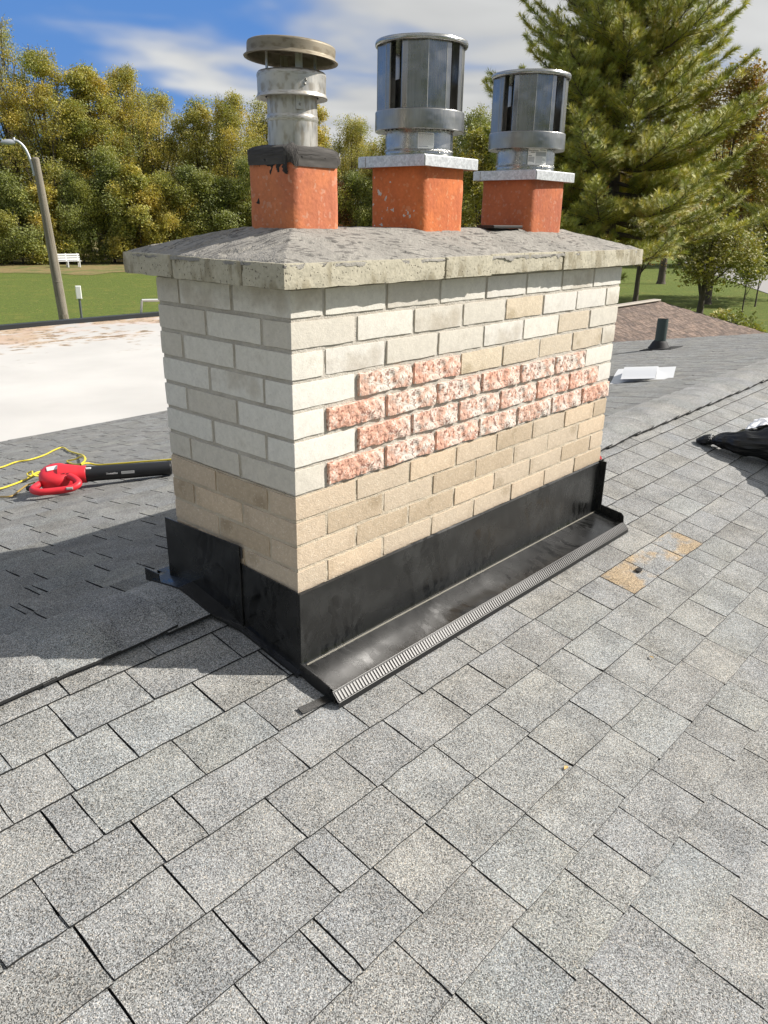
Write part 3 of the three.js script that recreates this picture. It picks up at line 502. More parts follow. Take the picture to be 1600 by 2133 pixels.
// tall slotted direct vents on the other two flues
function directVent(i, label) {
  const [x, z] = FL[i], F = facing(x, z);
  const t = thing('slotted_vent', label, 'vent', [x, 0, z], 0);
  const plate = mesh('base_plate', (() => { const b = join([at(cbox(0.228, 0.003, 0.228, 0.001), 0, 0.2865, 0)]); return b; })(), spangle, t);
  for (let k = 0; k < 4; k++) { const g = cbox(0.229, 0.026, 0.0022, 0.0006); g.translate(0, 0.2735, 0.1145); g.rotateY(k * Math.PI / 2); mesh('plate_skirt', g, spangle, plate); const f = at(cbox(0.026, 0.0245, 0.0012, 0.0004), -0.1005, 0.2735, 0.1166); f.rotateY(k * Math.PI / 2); mesh('folded_tab', f, spangle, plate); }
  mesh('pipe', lathe([[0.0915, 0.287], [0.0915, 0.300], [0.0925, 0.302], [0.0925, 0.304], [0.0905, 0.306], [0.0903, 0.3495], [0.089, 0.3495], [0.089, 0.29]], 96), galvBright, t);
  mesh('louvre_ring', (() => { const l = []; for (let k = 0; k < 30; k++) { const g = cbox(0.0085, 0.012, 0.0014, 0.0005); g.translate(0, 0.354, 0.0897); g.rotateY(k / 30 * Math.PI * 2); l.push(g); } return join(l); })(), galvBright, t);
  mesh('inner_pipe', lathe([[0.066, 0.25], [0.066, 0.40], [0.064, 0.40], [0.064, 0.25]]), galvDull, t);
  mesh('seam', at(cbox(0.0025, 0.066, 0.002, 0.0006), 0, 0.322, 0.0908).rotateY(F + (i === 1 ? 1.2 : 0.05)), galvBright, t);
  mesh('rivet', onCyl(rivet(), 0.0915, F + 0.62, 0.298), galvBright, t);
  mesh('band', lathe([[0.092, 0.353], [0.113, 0.349], [0.1175, 0.3485], [0.1182, 0.351], [0.1180, 0.394], [0.1172, 0.396], [0.110, 0.3975], [0.07, 0.3975], [0.07, 0.395], [0.115, 0.393], [0.1155, 0.353], [0.092, 0.356]], 96), galv, t);
  mesh('liner_tube', lathe([[0.068, 0.40], [0.068, 0.47], [0.066, 0.47], [0.066, 0.40]]), galvDull, t);
  // four baffles, each of two broad flats with turned-in sides
  const R0 = 0.111; for (let k = 0; k < 4; k++) {
    const c = F + 0.155 + k * Math.PI / 2, b = new MB(), pol = (a, r) => [Math.sin(c + a) * r, Math.cos(c + a) * r];
    const path = [pol(-0.57, 0.086), pol(-0.625, 0.1075), pol(-0.60, R0 - 0.002), pol(-0.47, R0 - 0.0015), pol(0, R0 + 0.003), pol(0.47, R0 - 0.0015), pol(0.60, R0 - 0.002), pol(0.625, 0.1075), pol(0.57, 0.086)]; let s = 0;
    for (let q = 0; q + 1 < path.length; q++) { const A = path[q], B = path[q + 1], l = Math.hypot(B[0] - A[0], B[1] - A[1]); const steps = 1; b.quad([A[0], 0.396, A[1]], [B[0], 0.396, B[1]], [B[0], 0.549, B[1]], [A[0], 0.549, A[1]], [s + k * 0.13 + i, 0], [s + l + k * 0.13 + i, 0], [s + l + k * 0.13 + i, 0.153], [s + k * 0.13 + i, 0.153]); s += l; }
    for (const q of [3, 4, 5]) { const A = path[q]; const sg = cbox(0.0014, 0.151, 0.0014, 0.0004); sg.translate(A[0], 0.4725, A[1]); mesh('fold_seam', sg, galvDull, t); }
    mesh('baffle', b.geo(), metal(0.60, 0.59, 0.57, [0.60, 0.72, 0.5, 0.66][k], 0.004), t);
  }
  const lid = mesh('lid', lathe([[0.0005, 0.549], [0.114, 0.549], [0.1145, 0.5465], [0.1182, 0.546], [0.1198, 0.549], [0.1196, 0.555], [0.1180, 0.5585], [0.1150, 0.5590], [0.0005, 0.566]], 96), galvBright, t);
  // printed sticker
  const cv = document.createElement('canvas'); cv.width = 512; cv.height = i === 1 ? 448 : 384; const g = cv.getContext('2d'); g.fillStyle = '#e9e9e6'; g.fillRect(0, 0, cv.width, cv.height); const R = rng(i * 97 + 3);
  g.fillStyle = '#3c3f44';
  if (i === 1) { for (let r = 0; r < 13; r++) { g.fillStyle = r < 1 ? '#2c2f33' : '#85888c'; let xx = 24; while (xx < 470) { const w = 10 + R() * 38; g.fillRect(xx, 26 + r * 26, Math.min(w, 480 - xx), r < 1 ? 15 : 9); xx += w + 8; } } g.fillStyle = '#44506a'; g.fillRect(24, 376, 300, 16); }
  else { g.font = 'bold 54px sans-serif'; g.fillText('DuraVent', 14, 66); g.font = '20px sans-serif'; g.fillRect(60, 84, 120, 12); g.fillRect(300, 22, 170, 14); g.fillStyle = '#a3a6a8'; g.fillRect(200, 80, 290, 96); g.fillStyle = '#70757a'; for (let r = 0; r < 8; r++) g.fillRect(206, 188 + r * 20, 150 + R() * 120, 8); g.fillRect(14, 160, 80, 16); g.fillStyle = '#8a8d90'; for (let r = 0; r < 6; r++) g.fillRect(16 + r * 26, 190, 17, 110 + R() * 30); g.strokeStyle = '#55585c'; g.lineWidth = 4; g.strokeRect(196, 76, 298, 280); }
  const ct = new THREE.CanvasTexture(cv); ct.colorSpace = THREE.SRGBColorSpace; const [w, h, a0, y0] = i === 1 ? [0.043, 0.037, 0.20, 0.3235] : [0.062, 0.046, 0.42, 0.327];
  const sb = new MB(), NS = 8, r = 0.0917; for (let k = 0; k < NS; k++) { const a = F + a0 + (k / NS - 0.5) * w / r, e = F + a0 + ((k + 1) / NS - 0.5) * w / r; sb.quad([Math.sin(a) * r, y0 - h / 2, Math.cos(a) * r], [Math.sin(e) * r, y0 - h / 2, Math.cos(e) * r], [Math.sin(e) * r, y0 + h / 2, Math.cos(e) * r], [Math.sin(a) * r, y0 + h / 2, Math.cos(a) * r], [k / NS, 0], [(k + 1) / NS, 0], [(k + 1) / NS, 1], [k / NS, 1]); }
  mesh('sticker', sb.geo(1), new THREE.MeshStandardMaterial({ map: ct, roughness: 0.6 }), t).userData.label = 'white printed sticker';
  return t;
}
directVent(1, 'tall slotted galvanized vent on the middle clay flue with lime splashes');
directVent(2, 'slotted galvanized vent on the right hand flue with large printed sticker').position.y = -0.01;
{ // a scrap lying on the crown between the flues
  const g = cbox(0.19, 0.008, 0.055, 0.002); const m = single('metal_scrap', g, new THREE.MeshStandardMaterial({ color: 0x1c1a18, roughness: 0.6 }), 'thin dark metal scrap lying on the crown between two flues', 'scrap'); m.position.set(0.98, 0.117, -0.16); m.rotation.y = 0.12;
}

// ---------------------------------------------------------------- flashing of black sheet metal
const SM = new Float32Array(1024 * 1024); const smear = (seed) => tex(1024, 1024, (u, v, c, i, j) => { const a = fbm(u * 5 + 0.6 * fbm(u * 6, v * 6, 3, seed + 5), v * 9, 4, seed), s = fbm(u * 44 + a * 5, v * 13 + a * 4, 4, seed + 9); const k = step(0.45, 0.66, s) * step(0.42, 0.6, fbm(u * 4, v * 4, 2, seed + 3)); SM[j * 1024 + i] = k; c[0] = c[1] = c[2] = clamp(0.44 - 0.20 * k + 0.10 * (a - 0.5)); }, { rep: 1 / 0.6 });
const sheetRough = smear(801); const sheetMap = tex(1024, 1024, (u, v, c, i, j) => { const d = fbm(u * 10, v * 10, 5, 811, 10), f = fbm(u * 90, v * 90, 2, 813, 90), k = (0.008 + 0.011 * step(0.4, 0.75, d) + 0.004 * f) * (1 - 0.6 * SM[j * 1024 + i]); c[0] = k; c[1] = k * 1.02; c[2] = k * 1.0; }, { srgb: true, rep: 1 / 0.6 });
const sheetBump = gray(512, (u, v) => fbm(u * 3, v * 3, 3, 821, 3), 1 / 0.5);
const sheet = new THREE.MeshPhysicalMaterial({ map: sheetMap, roughnessMap: sheetRough, roughness: 0.62, metalness: 0, specularIntensity: 1, ior: 1.55, bumpMap: sheetBump, bumpScale: 0.004 });
const flashing = thing('chimney_flashing', 'black sheet metal flashing with ribbed front lip round the chimney base', 'flashing');
{
  // a bent sheet: profile in (z, y) swept along x with thickness
  const sweep = (prof, x0, x1, th = 0.0012, nx = 24, seed = 1) => {
    const b = new MB(); const N = []; for (let i = 0; i < prof.length; i++) { const a = prof[Math.max(0, i - 1)], c = prof[Math.min(prof.length - 1, i + 1)]; const dz = c[0] - a[0], dy = c[1] - a[1], l = Math.hypot(dz, dy); N.push([-dy / l, dz / l]); }
    let s = 0; const ss = [0]; for (let i = 1; i < prof.length; i++) { s += Math.hypot(prof[i][0] - prof[i - 1][0], prof[i][1] - prof[i - 1][1]); ss.push(s); }
    const P = (i, k, side) => { const x = lerp(x0, x1, k / nx), wob = (vn(x * 5, i * 1.3, seed) - 0.5) * 0.003; return [x, prof[i][1] + N[i][1] * (side * th + wob * 0.5), prof[i][0] + N[i][0] * (side * th + wob * 0.5)]; };
    for (let i = 0; i + 1 < prof.length; i++) for (let k = 0; k < nx; k++) for (const sd of [0, 1]) { const u = (q) => lerp(x0, x1, q / nx); b.quad(P(i, k, sd), P(i, k + 1, sd), P(i + 1, k + 1, sd), P(i + 1, k, sd), [u(k), ss[i]], [u(k + 1), ss[i]], [u(k + 1), ss[i + 1]], [u(k), ss[i + 1]]); }
    for (let k = 0; k < nx; k++) for (const i of [0, prof.length - 1]) b.quad(P(i, k, 0), P(i, k + 1, 0), P(i, k + 1, 1), P(i, k, 1), [0, 0], [0, 0], [0, 0], [0, 0]);
    for (let i = 0; i + 1 < prof.length; i++) for (const k of [0, nx]) b.quad(P(i, k, 0), P(i + 1, k, 0), P(i + 1, k, 1), P(i, k, 1), [0, 0], [0, 0], [0, 0], [0, 0]);
    return b.geo(0.5);
  };
  const apron = mesh('front_apron', sweep([[0.0075, -0.6865], [0.0125, -0.689], [0.0135, -0.78], [0.0125, -0.868], [0.015, -0.8765], [0.022, -0.8805], [0.07, -0.889], [0.124, -0.8985], [0.1265, -0.9015]], -0.008, 1.472, 0.0012, 40, 5), sheet, flashing);
  mesh('seam_bead', at(cbox(1.46, 0.003, 0.004, 0.001), 0.733, -0.8775, 0.0205, 0.4), new THREE.MeshStandardMaterial({ color: 0x8f8b80, roughness: 0.4, metalness: 0.7 }), apron);
  // ribbed vent lip
  const lip = mesh('ribbed_lip', sweep([[0.1255, -0.8985], [0.1275, -0.9005], [0.1455, -0.918], [0.1475, -0.9325]], -0.014, 1.486, 0.001, 30, 8), new THREE.MeshStandardMaterial({ color: 0x151516, roughness: 0.5 }), flashing);
  const ribMat = new THREE.MeshStandardMaterial({ color: new THREE.Color().setRGB(0.04, 0.039, 0.037), roughness: 0.42, metalness: 0.25 }); const a = Math.atan2(-0.0175, 0.018);
  const rg = cbox(0.0046, 0.0032, 0.0245, 0.0009); const n = 148; for (let k = 0; k < n; k++) { const m = mesh('rib', rg, ribMat, lip); m.position.set(lerp(-0.008, 1.480, k / (n - 1)), -0.9083, 0.1375); m.rotation.x = -a; }
  for (const off of [[0.1262, -0.8975], [0.1472, -0.918]]) mesh('lip_rail', at(cbox(1.5, 0.003, 0.0032, 0.0008), 0.736, off[1], off[0]), ribMat, lip);
  // end caps of the tray
  const plateX = (pts, x, th, mat, name, parent = flashing) => { const s = new THREE.Shape(pts.map(([z, y]) => new THREE.Vector2(z, y))); const g = new THREE.ExtrudeGeometry(s, { depth: th, bevelEnabled: true, bevelThickness: 0.0004, bevelSize: 0.0004, bevelSegments: 1 }); g.rotateY(-Math.PI / 2); g.translate(x, 0, 0); const q = boxUV(g); return mesh(name, q, mat, parent); };
  plateX([[0.010, -0.905], [0.010, -0.872], [0.07, -0.882], [0.112, -0.893], [0.118, -0.905], [0.126, -0.910], [0.130, -0.930], [0.06, -0.919]], -0.008, 0.002, sheet, 'end_cap');
  plateX([[0.010, -0.905], [0.010, -0.845], [0.055, -0.853], [0.118, -0.862], [0.128, -0.872], [0.130, -0.895], [0.10, -0.912]], 1.476, 0.002, sheet, 'end_cap');
  const cor = cbox(0.004, 0.205, 0.030, 0.001); mesh('corner_flange', at(cor, 1.470, -0.785, 0.024), sheet, flashing); mesh('corner_flange', at(cbox(0.040, 0.205, 0.002, 0.0008), 1.486, -0.785, 0.0095), sheet, flashing);
  // side pieces: upper piece at the back steps over the lower one in front; they follow the roof
  for (const [x, sg] of [[-0.004, -1], [BX + 0.006, 1]]) {
    plateX([[0.013, -0.687], [0.013, -0.909], [-0.10, -0.887], [-0.225, -0.862], [-0.225, -0.678]], x + (sg < 0 ? 0 : 0.002), 0.0025, sheet, 'side_flashing');
    plateX([[-0.205, -0.628], [-0.205, -0.862], [-0.30, -0.838], [-0.42, -0.815], [-0.53, -0.830], [-0.53, -0.640]], x + sg * 0.0045 + (sg < 0 ? 0 : 0.002), 0.0025, sheet, 'side_flashing');
    plateX([[-0.200, -0.632], [-0.200, -0.662], [-0.222, -0.668], [-0.222, -0.632]], x + sg * 0.0005 + (sg < 0 ? 0 : 0.002), 0.002, new THREE.MeshStandardMaterial({ color: 0x3a3a3a, roughness: 0.5 }), 'lap_strip');
    // flange on the shingles
    const fl = new MB(), zs = [0.013, -0.10, -0.20, -0.28, -0.36, -0.42, -0.48, -0.56], wd = 0.05 * sg; const y = (z) => (z > ZR ? frontY(z) : backY(z)) + (z < -0.27 ? 0.0265 : 0.0125); for (let k = 0; k + 1 < zs.length; k++) { const za = zs[k], zb = zs[k + 1], w = (q) => q > -0.27 ? 0.018 * sg : wd; fl.quad([x, y(za) + 0.004, za], [x + w(za), y(za), za], [x + w(zb), y(zb), zb], [x, y(zb) + 0.004, zb], [za, 0], [za, 0.1], [zb, 0.1], [zb, 0]); fl.quad([x + w(za), y(za), za], [x + w(za), y(za) - 0.006, za], [x + w(zb), y(zb) - 0.006, zb], [x + w(zb), y(zb), zb], [0, 0], [0, 0], [0, 0], [0, 0]); }
    mesh('side_flange', fl.geo(), sheet, flashing);
  }
  // back pan corner sticking out past the chimney
  plateX([[-0.53, -0.80], [-0.53, -0.835], [-0.60, -0.84], [-0.60, -0.803]], -0.045, 0.002, sheet, 'end_cap');
  mesh('back_pan', sweep([[-0.505, -0.66], [-0.506, -0.812], [-0.54, -0.818], [-0.605, -0.826], [-0.607, -0.838]], -0.006, 1.50, 0.0012, 30, 12), sheet, flashing);
  // tar paper tongue under the front corner
}
single('metal_strip', at(cbox(0.09, 0.0018, 0.022, 0.0006), -0.050, -0.911 - S * 0.108 + 0.0125, 0.108, Math.atan(S), -0.1, 0), sheet, 'short dark metal strip on the shingles at the flashing corner', 'strip');


// ---------------------------------------------------------------- ground, road, far roofs
const grassTex = tex(1024, 1024, (u, v, c) => {
  const m = fbm(u * 6, v * 6, 4, 901, 6), f = fbm(u * 130, v * 130, 3, 903, 130), y = step(0.55, 0.8, fbm(u * 11, v * 11, 3, 907, 11)), fl = step(0.80, 0.84, fbm(u * 70, v * 70, 2, 909, 70));
  for (let i = 0; i < 3; i++) c[i] = lerp(lerp([0.108, 0.148, 0.013][i], [0.155, 0.172, 0.022][i], clamp(y * 0.7 + (m - 0.5) * 0.7)) * (0.6 + 0.8 * f), [0.30, 0.22, 0.06][i], fl * 0.8);
}, { srgb: true, rep: 1 / 9 });
const grassMat = new THREE.MeshStandardMaterial({ map: grassTex, roughness: 1, bumpMap: gray(512, (u, v) => fbm(u * 120, v * 120, 2, 5, 120), 1 / 3), bumpScale: 0.06 });
{
  const g = new THREE.PlaneGeometry(900, 900, 60, 60); g.rotateX(-Math.PI / 2); const p = g.attributes.position, uv = g.attributes.uv; for (let i = 0; i < p.count; i++) uv.setXY(i, p.getX(i), p.getZ(i)); g.translate(0, GROUND, 0); structure('lawn', strip(g), grassMat);
}
// bearing helper: ground point at a distance along the direction in which the photo column looks
const bearing = (px, D) => { const d = V((px - 800) / 1599.54, (1066.5 - 455) / 1599.54, -1).applyQuaternion(camera.quaternion); const l = Math.hypot(d.x, d.z); return [camera.position.x + d.x / l * D, camera.position.z + d.z / l * D]; };
const patch = (name, pts, dy, mat) => { const s = new THREE.Shape(pts.map(([x, z]) => new THREE.Vector2(x, -z))); const g = new THREE.ShapeGeometry(s, 24); g.rotateX(-Math.PI / 2); const p = g.attributes.position, uv = g.attributes.uv; for (let i = 0; i < p.count; i++) uv.setXY(i, p.getX(i), p.getZ(i)); g.translate(0, GROUND + dy, 0); return structure(name, strip(g), mat); };
const dryTex = tex(512, 512, (u, v, c) => { const f = fbm(u * 60, v * 60, 3, 913, 60), m = fbm(u * 7, v * 7, 4, 915, 7); for (let i = 0; i < 3; i++) c[i] = lerp([0.20, 0.15, 0.055][i], [0.12, 0.13, 0.03][i], step(0.4, 0.65, m)) * (0.6 + 0.8 * f); }, { srgb: true, rep: 1 / 7 });
{ // strip of dry grass and leaf litter under the wood's edge
  const pts = [], back = []; for (let px = -500; px <= 1100; px += 40) { pts.push(bearing(px, 59.5 + 4.0 * vn(px * 0.012, 1, 4))); back.push(bearing(px, 140)); }
  patch('leaf_litter', [...pts, ...back.reverse()], 0.02, new THREE.MeshStandardMaterial({ map: dryTex, roughness: 1 }));
  const road = []; for (const [px, D] of [[1440, 84], [1500, 74], [1560, 64], [1640, 54], [1800, 48]]) road.push(bearing(px, D)); const rb = []; for (const [px, D] of [[1440, 104], [1500, 94], [1560, 84], [1640, 74], [1800, 68]]) rb.push(bearing(px, D));
  patch('road', [...road, ...rb.reverse()], 0.03, new THREE.MeshStandardMaterial({ color: new THREE.Color().setRGB(0.30, 0.29, 0.28), roughness: 0.95 }));
}
{ // white membrane roof behind the back eave
  const t = thing('flat_roof_wing', 'wing of the building with stained white flat membrane roof', 'building'); const zf = -5.02, zb = -11.75, x0 = -8, x1 = 7.8, y = -1.635;
  const stainCv = tex(2048, 1024, (u, v, c) => { // u along x, v towards the far edge
    const X = lerp(x0, x1, u), Z = lerp(zf, zb, v); const f = fbm(X * 1.3, Z * 1.3, 5, 921), g = fbm(X * 6, Z * 9, 4, 923), h = fbm(X * 30, Z * 30, 3, 927); let r = 0.50 * (0.84 + 0.30 * f), gg = 0.485 * (0.84 + 0.30 * f), b = 0.455 * (0.84 + 0.30 * f);
    const d = zb - Z; const ed = 1 + d / 2.6; // 1 at far edge, 0 at 1.55 m from it
    const moss = step(0.46, 0.60, f * 0.55 + g * 0.45 + clamp(ed) * 0.26 - 0.12) * step(-0.15, 0.55, ed + (g - 0.5) * 0.9); const k = step(0.52, 0.72, h * 0.4 + g * 0.6);
    const M = k > 0.4 ? [0.17, 0.11, 0.05] : [0.42, 0.30, 0.19]; r = lerp(r, M[0], moss * 0.9); gg = lerp(gg, M[1], moss * 0.9); b = lerp(b, M[2], moss * 0.9);
    const pk = step(0.5, 0.7, fbm(X * 2.2 + 4, Z * 2.8, 4, 931)) * step(0.1, 0.75, ed) * 0.35; r = lerp(r, 0.55, pk); gg = lerp(gg, 0.40, pk); b = lerp(b, 0.34, pk);
    c[0] = r; c[1] = gg; c[2] = b; }, { srgb: true });
  stainCv.wrapS = stainCv.wrapT = THREE.ClampToEdgeWrapping;
  const g = new THREE.PlaneGeometry(x1 - x0, zf - zb, 80, 40); { const p = g.attributes.position; for (let i = 0; i < p.count; i++) p.setZ(i, (fbm(p.getX(i) * 0.8, p.getY(i) * 0.8, 2, 935) - 0.5) * 0.02); } g.rotateX(-Math.PI / 2); g.computeVertexNormals(); g.translate((x0 + x1) / 2, y, (zf + zb) / 2);
  mesh('membrane', strip(g), new THREE.MeshStandardMaterial({ map: stainCv, roughness: 0.75 }), t);
  const edgeMat = new THREE.MeshStandardMaterial({ color: 0x2a2e31, roughness: 0.45, metalness: 0.3 });
  mesh('edge_trim', at(cbox(x1 - x0 + 0.1, 0.13, 0.11, 0.006), (x0 + x1) / 2, y + 0.01, zb - 0.05), edgeMat, t); mesh('edge_trim', at(cbox(0.1, 0.13, zf - zb, 0.006), x1 + 0.05, y + 0.01, (zf + zb) / 2), edgeMat, t);
  mesh('wall', at(boxUV(new THREE.BoxGeometry(x1 - x0 - 0.1, -GROUND + y - 0.06, zf - zb - 0.5)), (x0 + x1) / 2, (GROUND + y - 0.06) / 2, (zf + zb) / 2 - 0.1), new THREE.MeshStandardMaterial({ map: tanTex, color: new THREE.Color().setRGB(0.7, 0.62, 0.55), roughness: 0.95 }), t);
}
{ // brown hip roof beyond the rake
  const t = thing('brown_roof_house', 'low neighbouring house with brown shingle hip roof beyond the grey roof', 'house'); const yr = -1.30, ye = -2.62, zr = -5.25, half = 2.9, xr0 = 9.5, xr1 = 14.2;
  const br = tex(1024, 1024, (u, v, c) => { const m = fbm(u * 44, v * 18, 3, 941, 0), f = fbm(u * 150, v * 150, 2, 943, 150); for (let i = 0; i < 3; i++) c[i] = lerp([0.235, 0.175, 0.14][i], [0.13, 0.10, 0.085][i], step(0.35, 0.65, m)) * (0.6 + 0.8 * f); }, { srgb: true, rep: 1 / 2.0 });
  const mats = [[1, 1, 1], [0.84, 0.84, 0.85], [1.1, 1.08, 1.06], [0.94, 0.93, 0.91]].map((q) => new THREE.MeshStandardMaterial({ map: br, color: new THREE.Color().setRGB(...q), roughness: 1, bumpMap: granBump, bumpScale: 0.003 }));
  const hipX = xr1 + half * 1.5; // hip end reaches the eave here
  const R = rng(99); const lists = mats.map(() => new MB()); const n = 26, eLeft = 8.6; const sl = (ye - yr) / half;
  for (const sgn of [1, -1]) for (let k = 0; k < n; k++) { const d0 = half * k / n, d1 = half * (k + 1) / n; let x = eLeft; const end = (d) => xr1 + d * 1.5; while (x < end(d1)) { const w = 0.16 + R() * 0.16, xe = Math.min(x + w - 0.006, end(d1)), xt = Math.min(x + w - 0.006, end(d0)); const h = 0.005 + R() * 0.003, b = lists[Math.floor(R() * 4)], u = R() * 2; if (x < end(d0)) { const P = (X, d, hh) => [X, yr + sl * d + hh, zr + sgn * d]; const q = [P(x, d0, 0.001), P(x, d1, h), P(xe, d1, h), P(xt, d0, 0.001)]; if (sgn < 0) q.reverse(); b.quad(...q, [x + u, d0], [x + u, d1], [xe + u, d1], [xe + u, d0]); const e = [P(x, d1, h), P(x, d1, 0), P(xe, d1, 0), P(xe, d1, h)]; if (sgn < 0) e.reverse(); lists[1].quad(...e, [0, 0], [0, 0.02], [0.2, 0.02], [0.2, 0]); } x += w; } }
  for (let k = 0; k < n; k++) { const d0 = half * k / n, d1 = half * (k + 1) / n; const b = lists[k % 4]; b.quad([xr1 + d0 * 1.5, yr + sl * d0, zr + d0], [xr1 + d1 * 1.5, yr + sl * d1 + 0.012, zr + d1], [xr1 + d1 * 1.5, yr + sl * d1 + 0.012, zr - d1], [xr1 + d0 * 1.5, yr + sl * d0, zr - d0], [-d0, d0], [-d1, d1], [d1, d1], [d0, d0]); }
  lists.forEach((b) => { mesh('shingle_course', b.geo(), mats[lists.indexOf(b)], t).userData.kind = 'stuff'; });
  const under = new MB(); const A = [eLeft, yr - 0.004, zr], B = [xr1, yr - 0.004, zr], C = [hipX, ye - 0.004, zr + half], D = [eLeft, ye - 0.004, zr + half], Cb = [hipX, ye - 0.004, zr - half], Db = [eLeft, ye - 0.004, zr - half]; under.quad(A, D, C, B, [0, 0], [0, 1], [1, 1], [1, 0]); under.quad(A, B, Cb, Db, [0, 0], [0, 1], [1, 1], [1, 0]); under.tri(B, C, Cb); mesh('roof_deck', under.geo(), asphaltEdge, t);
  mesh('ridge_strip', at(cbox(xr1 - eLeft, 0.03, 0.16, 0.01), (xr1 + eLeft) / 2, yr + 0.016, zr), new THREE.MeshStandardMaterial({ color: 0xa59c90, roughness: 0.7 }), t);
  mesh('wall', at(boxUV(new THREE.BoxGeometry(hipX - eLeft - 0.7, ye - GROUND - 0.05, 2 * half - 0.7)), (hipX + eLeft) / 2, (ye + GROUND) / 2 - 0.03, zr), new THREE.MeshStandardMaterial({ map: tanTex, color: new THREE.Color().setRGB(0.7, 0.62, 0.55), roughness: 0.95 }), t);
}

// ---------------------------------------------------------------- trees
const barkTex = tex(256, 512, (u, v, c) => { const f = fbm(u * 10, v * 5, 4, 951), g = 0.6 + 0.8 * f; c[0] = 0.095 * g; c[1] = 0.078 * g; c[2] = 0.06 * g; }, { srgb: true });
const barkMat = new THREE.MeshStandardMaterial({ map: barkTex, roughness: 1 });
const leafMat = (r, g, b) => new THREE.MeshPhysicalMaterial({ color: new THREE.Color().setRGB(r, g, b), roughness: 0.75, transmission: 0.5, thickness: 0, side: THREE.DoubleSide });
function clumpGeo(seed, n, rad, size) { // a spray of small folded leaves
  const R = rng(seed), b = new MB(); for (let i = 0; i < n; i++) {
    const c = V(R() - 0.5, (R() - 0.5) * 0.75, R() - 0.5).multiplyScalar(2 * rad), q = new THREE.Quaternion().setFromEuler(new THREE.Euler((R() - 0.5) * 1.9, R() * 6.28, (R() - 0.5) * 1.9)), s = size * (0.7 + 0.7 * R()), w = s * (0.55 + 0.25 * R());
    const P = (x, y, z) => V(x, y, z).applyQuaternion(q).add(c).toArray(); const up = s * 0.12; const a = P(-s, 0, 0), d = P(s, 0, 0), l = P(-0.1 * s, up, w), m = P(-0.1 * s, up, -w); b.tri(a, l, d); b.tri(a, d, m); }
  return b.geo();
}
const clumps = [clumpGeo(1, 15, 0.36, 0.070), clumpGeo(2, 16, 0.40, 0.065), clumpGeo(3, 14, 0.34, 0.078)];
const clumpFine = [clumpGeo(4, 12, 0.30, 0.055), clumpGeo(5, 12, 0.26, 0.06)];
const LM = leafMat(1, 1, 1);
